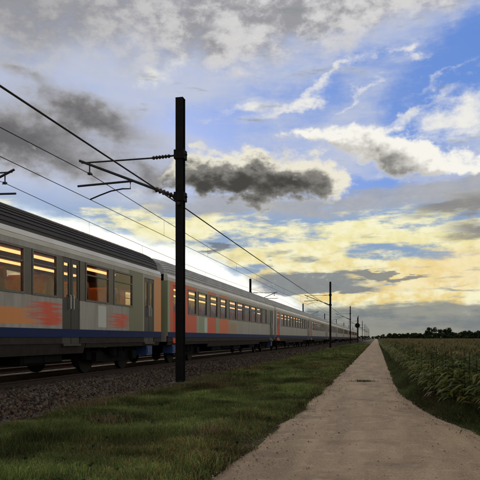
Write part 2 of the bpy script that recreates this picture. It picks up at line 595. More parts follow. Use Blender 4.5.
# stones: loose real stones over the shoulder of the bed, one mass
PH = (1 + 5 ** 0.5) / 2
ICO_V = np.array([(-1, PH, 0), (1, PH, 0), (-1, -PH, 0), (1, -PH, 0), (0, -1, PH), (0, 1, PH), (0, -1, -PH), (0, 1, -PH), (PH, 0, -1), (PH, 0, 1), (-PH, 0, -1), (-PH, 0, 1)]) / 1.9
ICO_F = np.array([(0, 11, 5), (0, 5, 1), (0, 1, 7), (0, 7, 10), (0, 10, 11), (1, 5, 9), (5, 11, 4), (11, 10, 2), (10, 7, 6), (7, 1, 8), (3, 9, 4), (3, 4, 2), (3, 2, 6),
                  (3, 6, 8), (3, 8, 9), (4, 9, 5), (2, 4, 11), (6, 2, 10), (8, 6, 7), (9, 8, 1)])
OCT_V = np.array([(1, 0, 0), (-1, 0, 0), (0, 1, 0), (0, -1, 0), (0, 0, 1), (0, 0, -1)], float)
OCT_F = np.array([(0, 2, 4), (2, 1, 4), (1, 3, 4), (3, 0, 4), (2, 0, 5), (1, 2, 5), (3, 1, 5), (0, 3, 5)])


def stones(x, y, z, s, tv, tf, cols):
    n = len(x)
    k = len(tv)
    v = tv[None] * (1 + (H((n, k, 1)) - 0.5) * 0.55)
    v = v * (s[:, None, None] * (0.6 + 0.8 * H((n, 1, 3))))
    a = H(n) * 2 * pi
    b = H(n) * pi
    ca, sa, cb, sb = np.cos(a), np.sin(a), np.cos(b), np.sin(b)
    X = v[..., 0] * ca[:, None] - v[..., 1] * sa[:, None]
    Y = v[..., 0] * sa[:, None] + v[..., 1] * ca[:, None]
    Z = v[..., 2]
    Y, Z = Y * cb[:, None] - Z * sb[:, None], Y * sb[:, None] + Z * cb[:, None]
    out = np.stack([X + x[:, None], Y + y[:, None], Z + z[:, None]], -1)
    f = tf[None] + (np.arange(n) * k)[:, None, None]
    c = np.repeat(cols[:, None, :], k, 1)
    return out.reshape(-1, 3), f.reshape(-1, 3), c.reshape(-1, 3)


def bed_z(x):
    return np.interp(x, [p[0] for p in prof], [p[1] for p in prof])


sv, sf, sc = [], [], []
off = 0
for (y0, y1, n, smin, smax, tv, tf) in ((8.5, 20, 11000, 0.018, 0.042, ICO_V, ICO_F), (20, 45, 9000, 0.022, 0.05, OCT_V, OCT_F), (45, 110, 7000, 0.035, 0.08, OCT_V, OCT_F)):
    x = -6.15 - 2.0 * H(n) ** 0.85
    x[: n // 14] = -5.95 - 0.35 * H(n // 14)
    y = y0 + (y1 - y0) * H(n)
    s = smin + (smax - smin) * H(n)
    z = bed_z(x) + s * 0.35
    z = np.maximum(z, 0.02 + s * 0.2)
    w = H((n, 1))
    base = np.where(H((n, 1)) < 0.62, np.array([[0.078, 0.050, 0.030]]), np.array([[0.10, 0.082, 0.062]]))
    c = base * (0.35 + 1.35 * w)
    v_, f_, c_ = stones(x, y, z, s, tv, tf, c)
    sv.append(v_)
    sf.append(f_ + off)
    sc.append(c_)
    off += len(v_)
st = link('ballast_stones', soup('ballast_stones', np.concatenate(sv), [np.concatenate(sf)], MAT['stone'], np.concatenate(sc)))
tag(st, 'reddish brown crushed stones heaped along the railway shoulder', 'stones', kind='stuff')

# loose pebbles on the track
n = 2600
y = 4.5 + 22 * H(n) ** 1.6
l = interp(y, LEFT_EDGE)
r = interp(y, RIGHT_EDGE)
u = H(n)
u = np.where(H(n) < 0.55, np.where(u < 0.5, u * 0.25, 1 - (1 - u) * 0.25), u)
x = l + (r - l) * u
s = 0.004 + 0.011 * H(n) ** 2
c = np.array([[0.38, 0.285, 0.20]]) * (0.45 + 0.9 * H((n, 1)))
v_, f_, c_ = stones(x, y, 0.036 + 0 * x, s, OCT_V, OCT_F, c)
pb = link('loose_pebbles', soup('loose_pebbles', v_, [f_], MAT['stone'], c_))
tag(pb, 'small loose pebbles scattered on the farm track', 'pebbles', kind='stuff')

# ------------------------------------------------------------------ tracks
RAIL_PROF = [(-0.07, 0), (0.07, 0), (0.07, 0.02), (0.012, 0.04), (0.012, 0.115), (0.036, 0.125), (0.036, 0.158), (-0.036, 0.158), (-0.036, 0.125), (-0.012, 0.115), (-0.012, 0.04), (-0.07, 0.02)]
sl_mb = MB().extrude_y([(-1.25, 0.0), (1.25, 0.0), (1.25, 0.12), (1.18, 0.16), (-1.18, 0.16), (-1.25, 0.12)], -0.13, 0.13)
sl_me = sl_mb.mesh('sleeper', MAT['sleeper'])


def track(x, label, y0, y1, n_single):
    t = thing('railway_track', (x, 0, RAIL_Z - 0.174), label, 'track', 'railway tracks')
    for s in (-1, 1):
        r = MB()
        r.extrude_y([(p[0] + s * 0.7535, p[1] + 0.012) for p in RAIL_PROF], y0, y1)
        r.build('rail', MAT['rail_rust'], t)
        h = MB().extrude_y([(s * 0.7535 - 0.031, 0.171), (s * 0.7535 + 0.031, 0.171), (s * 0.7535 + 0.026, 0.1745), (s * 0.7535 - 0.026, 0.1745)], y0, y1)
        h.build('rail_head', MAT['rail_shine'], t)
    y = y0 + 0.3
    far = MB()
    k = 0
    while y < min(y1, 320):
        if y > 8 and k < n_single:
            so = link('sleeper', sl_me, t)
            so.location = (0, y, -0.148)
            k += 1
        elif y < 200:
            far.box(-1.25, 1.25, y - 0.13, y + 0.13, -0.148, 0.006)
        y += 0.6
    if far.v:
        tag(far.build('sleepers', MAT['sleeper'], t), kind='stuff')
    return t


track(TRACK_X, 'near railway track with shiny rail heads, carrying the train', -12, 900, 70)
track(TRACK2_X, 'far railway track, on the other side of the train', -12, 900, 10)

# ================================================================== the train
def paint(name, base, var, bands, rough=0.38):
    """coach paint: base with streaky grime; bands = (y0, y1, z0, z1, colour, softness) sprayed in the coach's own coordinates"""
    m = bpy.data.materials.new(name)
    m.use_nodes = True
    nt = m.node_tree
    b = nt.nodes['Principled BSDF']
    b.inputs['Roughness'].default_value = rough
    b.inputs['Specular IOR Level'].default_value = 0.25
    tc = nt.nodes.new('ShaderNodeTexCoord')
    n = nt.nodes.new('ShaderNodeTexNoise')
    mp = nt.nodes.new('ShaderNodeMapping')
    mp.inputs['Scale'].default_value = (1, 2.2, 0.35)
    nt.links.new(tc.outputs['Object'], mp.inputs[0])
    nt.links.new(mp.outputs[0], n.inputs['Vector'])
    n.inputs['Scale'].default_value = 2.4
    n.inputs['Detail'].default_value = 7
    r = nt.nodes.new('ShaderNodeMapRange')
    r.inputs[1].default_value, r.inputs[2].default_value = 0.36, 0.68
    nt.links.new(n.outputs['Fac'], r.inputs[0])
    x = nt.nodes.new('ShaderNodeMix')
    x.data_type = 'RGBA'
    nt.links.new(r.outputs[0], x.inputs[0])
    x.inputs[6].default_value = (*base, 1)
    x.inputs[7].default_value = (*var, 1)
    out = x.outputs[2]
    if bands:
        wz = nt.nodes.new('ShaderNodeTexNoise')
        wz.inputs['Scale'].default_value = 2.6
        wz.inputs['Detail'].default_value = 5
        nt.links.new(tc.outputs['Object'], wz.inputs['Vector'])
        sb = nt.nodes.new('ShaderNodeVectorMath')
        sb.operation = 'MULTIPLY_ADD'
        nt.links.new(wz.outputs['Color'], sb.inputs[0])
        sb.inputs[1].default_value = (0, 0.02, 0.02)
        sb.inputs[2].default_value = (0, -0.01, -0.01)
        ad = nt.nodes.new('ShaderNodeVectorMath')
        nt.links.new(tc.outputs['Object'], ad.inputs[0])
        nt.links.new(sb.outputs[0], ad.inputs[1])
        sx = nt.nodes.new('ShaderNodeSeparateXYZ')
        nt.links.new(ad.outputs[0], sx.inputs[0])

        # brushed ends: the patch edge wanders along the coach in thin lengthwise strokes
        sm = nt.nodes.new('ShaderNodeMapping')
        sm.inputs['Scale'].default_value = (1, 0.5, 11)
        nt.links.new(tc.outputs['Object'], sm.inputs[0])
        sn = nt.nodes.new('ShaderNodeTexNoise')
        sn.inputs['Scale'].default_value = 2.0
        sn.inputs['Detail'].default_value = 4
        nt.links.new(sm.outputs[0], sn.inputs['Vector'])
        sa = nt.nodes.new('ShaderNodeMath')
        sa.operation = 'MULTIPLY_ADD'
        nt.links.new(sn.outputs['Fac'], sa.inputs[0])
        sa.inputs[1].default_value = 2.2
        sa.inputs[2].default_value = -1.1
        sq = nt.nodes.new('ShaderNodeMath')
        nt.links.new(sa.outputs[0], sq.inputs[0])
        nt.links.new(sx.outputs[1], sq.inputs[1])
        streak = sq.outputs[0]

        def ss(sock, a, b_):
            q = nt.nodes.new('ShaderNodeMapRange')
            q.interpolation_type = 'SMOOTHSTEP'
            nt.links.new(sock, q.inputs[0])
            q.inputs[1].default_value, q.inputs[2].default_value = a, b_
            return q.outputs[0]

        def mul(a, b_):
            q = nt.nodes.new('ShaderNodeMath')
            q.operation = 'MULTIPLY'
            nt.links.new(a, q.inputs[0])
            if hasattr(b_, 'is_output'):
                nt.links.new(b_, q.inputs[1])
            else:
                q.inputs[1].default_value = b_
            return q.outputs[0]
        for (y0, y1, z0, z1, c, sf) in bands:
            low_patch = z1 < 2.0 and sf > 0.13
            sf = 0.02
            sy = 0.40 if low_patch else sf
            yy_ = streak if low_patch else sx.outputs[1]
            k = mul(mul(ss(yy_, y0 - sy, y0 + sy), ss(yy_, y1 + sy, y1 - sy)), mul(ss(sx.outputs[2], z0 - sf, z0 + sf), ss(sx.outputs[2], z1 + sf, z1 - sf)))
            q = nt.nodes.new('ShaderNodeMix')
            q.data_type = 'RGBA'
            nt.links.new(mul(k, 0.9), q.inputs[0])
            nt.links.new(out, q.inputs[6])
            q.inputs[7].default_value = (*c, 1)
            out = q.outputs[2]
    nt.links.new(out, b.inputs['Base Color'])
    MAT[name] = m
    return m


GREY, GRIME = (0.43, 0.39, 0.33), (0.33, 0.29, 0.24)
RED, ORANGE, GREEN, PALE, OLIVE = (0.78, 0.085, 0.030), (0.80, 0.28, 0.07), (0.30, 0.36, 0.20), (0.66, 0.64, 0.54), (0.20, 0.19, 0.10)
paint('coach_paint', GREY, GRIME, [])
paint('coach_paint_sprayed', GREY, GRIME, [
    (-1.2, 3.6, 1.30, 1.66, ORANGE, 0.16), (3.85, 4.9, 1.30, 1.84, RED, 0.16), (6.9, 7.4, 1.3, 1.9, PALE, 0.1), (7.9, 8.8, 1.30, 1.72, RED, 0.14),
    (9.0, 10.15, 1.2, 3.2, OLIVE, 0.12), (11.2, 11.9, 1.2, 3.2, ORANGE, 0.12)])
paint('coach_paint_mural', GREY, GRIME, [
    (-12.2, -11.65, 1.2, 3.25, GREEN, 0.08), (-11.6, -8.2, 1.2, 3.25, RED, 0.12), (-7.9, -7.0, 1.2, 3.0, GREEN, 0.12), (-7.0, -6.55, 1.25, 1.9, PALE, 0.08),
    (-6.5, -5.0, 1.2, 3.2, RED, 0.12), (-5.0, -4.5, 1.2, 1.9, GREEN, 0.1), (-4.45, -2.5, 1.2, 3.2, (0.80, 0.15, 0.04), 0.14), (-2.3, -0.6, 1.25, 1.8, (0.45, 0.27, 0.14), 0.16)])
material('window_band', (0.060, 0.046, 0.036), 0.35, var=(0.085, 0.065, 0.050), scale=3, spec=0.5)
material('roof_dark', (0.055, 0.044, 0.038), 0.55, var=(0.038, 0.030, 0.026), scale=4, stretch_=(1, 0.3, 1), spec=0.4)
material('roof_pale', (0.55, 0.53, 0.49), 0.5, var=(0.40, 0.38, 0.34), scale=4, stretch_=(1, 0.3, 1), spec=0.4)
material('cornice', (0.84, 0.79, 0.68), 0.4, var=(0.72, 0.66, 0.55), scale=5, stretch_=(1, 0.2, 1))
material('blue_stripe', (0.008, 0.022, 0.10), 0.6, spec=0.15, var=(0.014, 0.024, 0.07), scale=5)
material('skirt', (0.050, 0.039, 0.032), 0.8, spec=0.15, var=(0.036, 0.029, 0.025), scale=5)
material('underframe', (0.007, 0.007, 0.0075), 0.9, spec=0.1, var=(0.012, 0.010, 0.009), scale=8)
material('wheel_steel', (0.012, 0.011, 0.010), 0.7, 0.0, spec=0.15, var=(0.02, 0.016, 0.013), scale=9)
material('red_door', (0.74, 0.070, 0.025), 0.45, spec=0.25, var=(0.62, 0.065, 0.028), scale=3)
material('dark_door', (0.035, 0.028, 0.026), 0.4, var=(0.05, 0.04, 0.035), scale=3)
material('blue_box', (0.03, 0.07, 0.20), 0.5, var=(0.025, 0.05, 0.14), scale=6)
material('rubber', (0.012, 0.012, 0.012), 0.9, var=(0.02, 0.02, 0.02), scale=8)
material('frame_alu', (0.16, 0.145, 0.13), 0.4, 0.5, var=(0.11, 0.10, 0.09), scale=8)
material('seat_cloth', (0.46, 0.15, 0.045), 0.9, var=(0.36, 0.11, 0.04), scale=12)
material('interior_wall', (0.42, 0.30, 0.19), 0.8, var=(0.36, 0.25, 0.16), scale=3)
material('handle', (0.5, 0.5, 0.48), 0.3, 0.8, var=(0.4, 0.4, 0.4), scale=8)

gl_m = bpy.data.materials.new('coach_glass')
gl_m.use_nodes = True
_nt = gl_m.node_tree
_nt.nodes.clear()
_o = _nt.nodes.new('ShaderNodeOutputMaterial')
_t = _nt.nodes.new('ShaderNodeBsdfTransparent')
_t.inputs[0].default_value = (0.84, 0.80, 0.74, 1)
_g = _nt.nodes.new('ShaderNodeBsdfGlossy')
_g.inputs['Roughness'].default_value = 0.06
_g.inputs['Color'].default_value = (0.95, 0.92, 0.88, 1)
_nz = _nt.nodes.new('ShaderNodeTexNoise')
_nz.inputs['Scale'].default_value = 1.1
_bp = _nt.nodes.new('ShaderNodeBump')
_bp.inputs['Distance'].default_value = 0.012
_nt.links.new(_nz.outputs['Fac'], _bp.inputs['Height'])
_nt.links.new(_bp.outputs[0], _g.inputs['Normal'])
_f = _nt.nodes.new('ShaderNodeFresnel')
_f.inputs['IOR'].default_value = 1.45
_x = _nt.nodes.new('ShaderNodeMixShader')
_ge = _nt.nodes.new('ShaderNodeNewGeometry')
_iv = _nt.nodes.new('ShaderNodeMath')
_iv.operation = 'SUBTRACT'
_iv.inputs[0].default_value = 1.0
_nt.links.new(_ge.outputs['Backfacing'], _iv.inputs[1])
_mu = _nt.nodes.new('ShaderNodeMath')
_mu.operation = 'MULTIPLY'
_nt.links.new(_f.outputs[0], _mu.inputs[0])
_nt.links.new(_iv.outputs[0], _mu.inputs[1])
_nt.links.new(_mu.outputs[0], _x.inputs[0])
_nt.links.new(_t.outputs[0], _x.inputs[1])
_nt.links.new(_g.outputs[0], _x.inputs[2])
_nt.links.new(_x.outputs[0], _o.inputs['Surface'])

lamp_m = bpy.data.materials.new('saloon_lamp')
lamp_m.use_nodes = True
_b = lamp_m.node_tree.nodes['Principled BSDF']
_b.inputs['Emission Color'].default_value = (1.0, 0.50, 0.20, 1)
_b.inputs['Emission Strength'].default_value = 2.6

HL = 11.85          # half length of a coach body
HW = 1.41           # half width
Z_SOLE, Z_BLUE0, Z_BLUE1, Z_W0, Z_W1, Z_TOP = 0.86, 1.02, 1.22, 1.96, 3.00, 3.12


def side_cols(openings):
    ys = sorted({-HL, HL} | {v for o in openings for v in o[:2]})
    return ys


def body_mesh(mat, openings):
    """side walls with real window and door openings, end walls with gangway opening, floor"""
    b = MB()
    ys = side_cols(openings)
    for s in (-1, 1):
        for (z0, z1, mi) in ((Z_SOLE, Z_BLUE0 + 0.05, 4), (Z_BLUE0 + 0.05, Z_W0, 0), (Z_W0, Z_W1, 1), (Z_W1, Z_TOP, 0)):
            for a, c in zip(ys[:-1], ys[1:]):
                mid = (a + c) / 2
                hit = [o for o in openings if o[0] < mid < o[1]]
                m_ = mi
                if hit:
                    kind = hit[0][2]
                    if kind == 'door' and z1 <= Z_W1:
                        continue
                    if kind == 'window' and mi == 1:
                        continue
                elif mi == 1 and abs(mid) > 9.25:
                    m_ = 0
                x1 = HW * s
                x0 = (HW - 0.05) * s
                b.box(min(x0, x1), max(x0, x1), a, c, z0, z1, m_)
    for e in (-1, 1):
        y1 = HL * e
        y0 = (HL - 0.06) * e
        lo, hi = min(y0, y1), max(y0, y1)
        for s in (-1, 1):
            xa, xb = sorted((0.5 * s, (HW - 0.051) * s))
            b.box(xa, xb, lo, hi, Z_SOLE, Z_TOP, 0)
        b.box(-0.5, 0.5, lo, hi, 2.95, Z_TOP, 0)
    b.box(-HW + 0.051, HW - 0.051, -HL + 0.061, HL - 0.061, 0.9, 1.14, 2)
    b.box(-HW + 0.052, HW - 0.052, -HL + 0.062, HL - 0.062, 3.04, 3.10, 3)
    b.box(-0.02, 0.02, -HL + 0.3, HL - 0.3, 1.14, 1.16, 2)
    return b.mesh('body', [mat, MAT['window_band'], MAT['underframe'], MAT['interior_wall'], MAT['skirt']])


def roof_mesh(mat):
    pts = []
    for k in range(25):
        a = pi * k / 24
        x = 1.355 * (abs(cos(a)) ** 0.62) * (1 if cos(a) > 0 else -1)
        z = 3.36 + 0.66 * sin(a) ** 0.80
        pts.append((x, z))
    # lengthwise ribs: small steps in the section
    prof = []
    for (p, q) in zip(pts[:-1], pts[1:]):
        d = Vector((q[0] - p[0], 0, q[1] - p[1]))
        nrm = Vector((-d.z, 0, d.x)).normalized()
        if nrm.x * p[0] + nrm.z * 1 < 0:
            nrm = -nrm
        for (t, h) in ((0.0, 0.0), (0.62, 0.0), (0.66, 0.022), (0.95, 0.022)):
            prof.append((p[0] + d.x * t + nrm.x * h, p[1] + d.z * t + nrm.z * h))
    prof.append(pts[-1])
    b = MB()
    n = len(prof)
    rings = [(-HL, 0.93, -0.10), (-HL + 0.25, 0.985, -0.02), (-HL + 0.8, 1, 0), (HL - 0.8, 1, 0), (HL - 0.25, 0.985, -0.02), (HL, 0.93, -0.10)]
    vs = []
    for (y, sx, dz) in rings:
        for (x, z) in prof:
            vs.append((x * sx, y, 3.36 + (z - 3.36) * (1 + dz * 1.4)))
    fs = []
    for r in range(len(rings) - 1):
        for i in range(n - 1):
            fs.append((r * n + i, r * n + i + 1, (r + 1) * n + i + 1, (r + 1) * n + i))
    fs.append(tuple(range(n)))
    fs.append(tuple(range((len(rings) - 1) * n, len(rings) * n))[::-1])
    b.add(vs, fs)
    return b.mesh('roof', mat)


def cornice_mesh():
    b = MB()
    for s in (-1, 1):
        pr = [(HW + 0.004, 3.122), (HW + 0.012, 3.20), (HW - 0.005, 3.212), (HW - 0.005, 3.226), (HW + 0.010, 3.236), (HW - 0.035, 3.358), (HW - 0.16, 3.358), (HW - 0.16, 3.122)]
        b.extrude_y([(x * s, z) for x, z in pr], -HL + 0.01, HL - 0.01)
    return b.mesh('cornice', MAT['cornice'])


def stripe_mesh():
    b = MB()
    for s in (-1, 1):
        xa, xb = sorted(((HW + 0.003) * s, (HW + 0.016) * s))
        b.box(xa, xb, -HL + 0.02, HL - 0.02, Z_BLUE0, Z_BLUE1)
    return b.mesh('blue_band', MAT['blue_stripe'])


def skirt_mesh():
    b = MB()
    for s in (-1, 1):
        for (y0, y1) in ((-6.2, 6.2),):
            pr = [((HW - 0.06) * s, 0.855), ((HW - 0.02) * s, 0.855), ((HW - 0.10) * s, 0.60), ((HW - 0.15) * s, 0.60)]
            b.extrude_y(pr, y0, y1)
        for (y0, y1) in ((-HL + 0.1, -6.25), (6.25, HL - 0.1)):
            pr = [((HW - 0.06) * s, 0.855), ((HW - 0.02) * s, 0.855), ((HW - 0.05) * s, 0.74), ((HW - 0.10) * s, 0.74)]
            b.extrude_y(pr, y0, y1)
    return b.mesh('skirt', MAT['skirt'])


def ring(b, x0, x1, y0, y1, z0, z1, w):
    b.box(x0, x1, y0, y1, z0, z0 + w)
    b.box(x0, x1, y0, y1, z1 - w, z1)
    b.box(x0, x1, y0, y0 + w, z0 + w, z1 - w)
    b.box(x0, x1, y1 - w, y1, z0 + w, z1 - w)


ME = {}


def window_meshes(w):
    k = round(w, 2)
    if ('wf', k) not in ME:
        f = MB()
        g = 0.004
        ring(f, -0.06, 0.012, -w / 2 + g, w / 2 - g, g, Z_W1 - Z_W0 - g, 0.05)
        f.box(-0.045, 0.006, -w / 2 + 0.055, w / 2 - 0.055, 0.70, 0.735)
        ME[('wf', k)] = f.mesh('window', MAT['frame_alu'])
        p = MB().box(-0.034, -0.022, -w / 2 + 0.052, w / 2 - 0.052, 0.053, Z_W1 - Z_W0 - 0.053)
        ME[('wp', k)] = p.mesh('pane', gl_m)
    return ME[('wf', k)], ME[('wp', k)]


def door_meshes(w, mat):
    k = (round(w, 2), mat.name)
    if ('df',) + k not in ME:
        g = 0.008
        b = MB()
        h0, h1 = 0.0, Z_W1 - Z_SOLE - 0.01
        wz0, wz1 = 1.15, h1 - 0.12
        ww = min(0.26, w * 0.3)
        # leaf built round a tall window
        for (a, c) in ((-w / 2 + g, -0.012), (0.012, w / 2 - g)):
            m = (a + c) / 2
            hw = min(ww, (c - a) / 2 - 0.1)
            b.box(-0.05, -0.015, a, c, h0, wz0)
            b.box(-0.05, -0.015, a, c, wz1, h1)
            b.box(-0.05, -0.015, a, m - hw, wz0, wz1)
            b.box(-0.05, -0.015, m + hw, c, wz0, wz1)
        b.box(-0.05, -0.030, -0.012, 0.012, h0, h1)
        b.box(-0.06, 0.03, -w / 2 + g, w / 2 - g, -0.06, -0.004)
        ME[('df',) + k] = b.mesh('door', mat)
        p = MB()
        for (a, c) in ((-w / 2 + g, -0.012), (0.012, w / 2 - g)):
            m = (a + c) / 2
            hw = min(ww, (c - a) / 2 - 0.1)
            p.box(-0.04, -0.028, m - hw, m + hw, wz0, wz1)
        ME[('dp',) + k] = p.mesh('pane', gl_m)
        hd = MB().tube([(0.0, -0.08, 0.85), (0.03, -0.08, 0.87), (0.03, -0.08, 1.2), (0.0, -0.08, 1.22)], 0.014, 6)
        hd.tube([(0.0, 0.08, 0.85), (0.03, 0.08, 0.87), (0.03, 0.08, 1.2), (0.0, 0.08, 1.22)], 0.014, 6)
        ME[('dh',) + k] = hd.mesh('handle', MAT['handle'])
    return ME[('df',) + k], ME[('dp',) + k], ME[('dh',) + k]


def bogie_meshes():
    b = MB()
    for s in (-1, 1):
        xa, xb = sorted((0.92 * s, 1.08 * s))
        b.add([(x, y, z) for x in (xa, xb) for (y, z) in ((-1.75, 0.40), (-1.75, 0.60), (-0.9, 0.66), (-0.5, 0.48), (0.5, 0.48), (0.9, 0.66), (1.75, 0.60), (1.75, 0.40), (0.7, 0.30), (-0.7, 0.30))],
              [tuple(range(10)), tuple(range(10, 20))[::-1]] + [(i, (i + 1) % 10, 10 + (i + 1) % 10, 10 + i) for i in range(10)])
        for y in (-1.28, 1.28):
            xc, xd = sorted((1.085 * s, 1.22 * s))
            b.box(xc, xd, y - 0.16, y + 0.16, 0.34, 0.60)
            b.tube([(1.0 * s, y - 0.34, 0.50), (1.0 * s, y - 0.34, 0.80)], 0.09, 8)
            b.tube([(1.0 * s, y + 0.34, 0.50), (1.0 * s, y + 0.34, 0.80)], 0.09, 8)
        b.tube([(1.12 * s, -0.22, 0.45), (1.12 * s, -0.22, 0.85)], 0.14, 10)
        b.tube([(1.12 * s, 0.22, 0.45), (1.12 * s, 0.22, 0.85)], 0.14, 10)
    b.box(-0.915, 0.915, -0.3, 0.3, 0.42, 0.70)
    fr = b.mesh('bogie', MAT['underframe'])
    w = MB()
    for s in (-1, 1):
        xo = 0.7535 * s
        w.tube([(xo - 0.065, 0, 0), (xo - 0.06, 0, 0), (xo + 0.06, 0, 0), (xo + 0.065, 0, 0)], [0.40, 0.455, 0.455, 0.40], 24)
    w.tube([(-1.0, 0, 0), (1.0, 0, 0)], 0.08, 10)
    return fr, w.mesh('wheelset', MAT['wheel_steel'], False)


BODY = {}
ROOF_D, ROOF_P = roof_mesh(MAT['roof_dark']), roof_mesh(MAT['roof_pale'])
CORN, STRIPE, SKIRT = cornice_mesh(), stripe_mesh(), skirt_mesh()
BOG, WHL = bogie_meshes()
eq = MB().cbox(-1.2, 1.2, -0.9, 0.9, 0.36, 0.84, 0.05)
eq.box(1.201, 1.215, -0.8, -0.05, 0.42, 0.78)
eq.box(1.201, 1.215, 0.05, 0.8, 0.42, 0.78)
EQ = eq.mesh('equipment_box', MAT['underframe'])
tank = MB().tube([(1.0, -1.0, 0.60), (1.0, -0.92, 0.60), (1.0, 0.92, 0.60), (1.0, 1.0, 0.60)], [0.12, 0.2, 0.2, 0.12], 14)
TANK = tank.mesh('air_tank', MAT['underframe'], False)
bel = MB()
for k in range(5):
    y = 0.02 + k * 0.07
    o = 0.03 * (k % 2)
    for (x0, x1, z0, z1) in ((-0.68 + o, -0.55, 1.0, 3.1 - o), (0.55, 0.68 - o, 1.0, 3.1 - o), (-0.55, 0.55, 2.97, 3.1 - o), (-0.55, 0.55, 1.0, 1.1)):
        bel.box(x0, x1, y, y + 0.066, z0, z1)
BEL = bel.mesh('gangway_bellows', MAT['rubber'])
buf = MB().tube([(0, 0, 0), (0, 0.26, 0), (0, 0.261, 0), (0, 0.33, 0)], [0.09, 0.09, 0.22, 0.22], 14)
BUF = buf.mesh('buffer', MAT['underframe'])
st_ = MB()
st_.box(-0.19, 0.19, -0.25, 0.25, 0.30, 0.62)
st_.box(0.191, 0.21, -0.2, 0.2, 0.36, 0.56)
STEPB = st_.mesh('step_box', MAT['blue_box'])
seat = MB()
seat.cbox(-0.50, 0.50, -0.22, 0.22, 0.36, 0.48, 0.03)
seat.add([(x, y, z) for x in (-0.5, 0.5) for (y, z) in ((0.14, 0.40), (0.24, 0.40), (0.40, 1.30), (0.34, 1.36), (0.28, 1.30))],
         [(0, 1, 2, 3, 4), (9, 8, 7, 6, 5)] + [(i, (i + 1) % 5, 5 + (i + 1) % 5, 5 + i) for i in range(5)])
seat.box(-0.4, 0.4, -0.1, 0.12, 0.0, 0.36)
SEAT = seat.mesh('seat', MAT['seat_cloth'])
LAMP = MB().box(0.55, 0.73, -9.5, 9.5, 3.0, 3.035).box(-0.73, -0.55, -9.5, 9.5, 3.0, 3.035).mesh('saloon_lamp', lamp_m)
vent = MB().add([(x * w, y * w2, z) for (w, w2, z) in ((1, 1, 3.98), (0.8, 0.9, 4.06)) for (x, y) in ((-0.35, -0.7), (0.35, -0.7), (0.35, 0.7), (-0.35, 0.7))],
                [(0, 1, 2, 3), (4, 5, 6, 7), (0, 1, 5, 4), (1, 2, 6, 5), (2, 3, 7, 6), (3, 0, 4, 7)])
VENT_D, VENT_P = vent.mesh('roof_vent', MAT['roof_dark']), vent.mesh('roof_vent', MAT['roof_pale'])

STD = [(-11.25, -9.95, 'door', 'red_door')] + [(-9.35 + i * 1.86, -9.35 + i * 1.86 + 1.52, 'window') for i in range(10)] + [(9.85, 11.15, 'door', 'dark_door')]
FIRST = [(-11.25, -9.95, 'door', 'red_door')] + [(-9.35 + i * 1.86, -9.35 + i * 1.86 + 1.52, 'window') for i in range(7)] + \
        [(3.62, 4.72, 'window'), (4.95, 5.85, 'door', 'dark_door'), (6.15, 7.6, 'window'), (7.9, 9.3, 'window'), (10.25, 11.15, 'door', 'dark_door')]
MURAL = [(-11.25, -9.95, 'door', 'red_door'), (-9.4, -8.25, 'window'), (-7.95, -6.6, 'window'), (-6.05, -4.75, 'window'), (-4.2, -2.95, 'window')] + \
        [(-2.35 + i * 1.86, -2.35 + i * 1.86 + 1.56, 'window') for i in range(6)] + [(9.85, 11.15, 'door', 'dark_door')]


def coach(y, label, mat, layout, dark_roof, fit):
    t = thing('passenger_coach', (TRACK_X, y, RAIL_Z), label, 'train coach', 'coaches of the passing train')
    key = (mat, id(layout))
    if key not in BODY:
        BODY[key] = body_mesh(MAT[mat], layout)
    link('body', BODY[key], t)
    link('roof', ROOF_D if dark_roof else ROOF_P, t)
    link('cornice', CORN, t)
    link('blue_band', STRIPE, t)
    link('skirt', SKIRT, t)
    for s in (1, -1):
        for o in layout:
            w = o[1] - o[0]
            c = (o[0] + o[1]) / 2
            if o[2] == 'window':
                f, p = window_meshes(w)
                wo_ = link('window', f, t)
                wo_.location = (HW * s, c, Z_W0)
                wo_.rotation_euler.z = 0 if s > 0 else pi
                link('pane', p, wo_)
            else:
                f, p, h = door_meshes(w, MAT[o[3]])
                d = link('door', f, t)
                if o[3] == 'red_door':
                    d['label'] = 'red double leaf door'
                else:
                    d['label'] = 'dark brown door'
                d.location = (HW * s, c, Z_SOLE)
                d.rotation_euler.z = 0 if s > 0 else pi
                link('pane', p, d)
                link('handle', h, d)
    for e in (-1, 1):
        b = link('bogie', BOG, t)
        b.location = (0, 8.6 * e, 0)
        for q in (-1.28, 1.28):
            wo_ = link('wheelset', WHL, b)
            wo_.location = (0, q, 0.458)
        g = link('gangway_bellows', BEL, t)
        g.location = (0, HL * e, 0)
        g.rotation_euler.z = 0 if e > 0 else pi
        for s in (-1, 1):
            bf = link('buffer', BUF, t)
            bf.location = (0.87 * s, (HL - 0.02) * e, 1.0)
            bf.rotation_euler.z = 0 if e > 0 else pi
            if fit > 1:
                sb_ = link('step_box', STEPB, t)
                sb_.location = ((HW - 0.26) * s, 10.9 * e, 0.12)
    for yy in (-4.2, 0.2, 4.4):
        link('equipment_box', EQ, t).location = (0, yy, 0)
    link('air_tank', TANK, t).location = (0, 2.3 - 4.3, 0)
    for yy in (-8.5, -2.8, 2.8, 8.5):
        link('roof_vent', VENT_D if dark_roof else VENT_P, t).location = (0, yy, 0)
    link('saloon_lamp', LAMP, t)
    if fit:
        yy = -9.0
        k = 0
        while yy < 9.2:
            for x in (-0.82, 0.82):
                so = link('seat', SEAT, t)
                so.location = (x, yy, 1.14)
                so.rotation_euler.z = pi * (k % 2)
            yy += 0.93
            k += 1
    return t


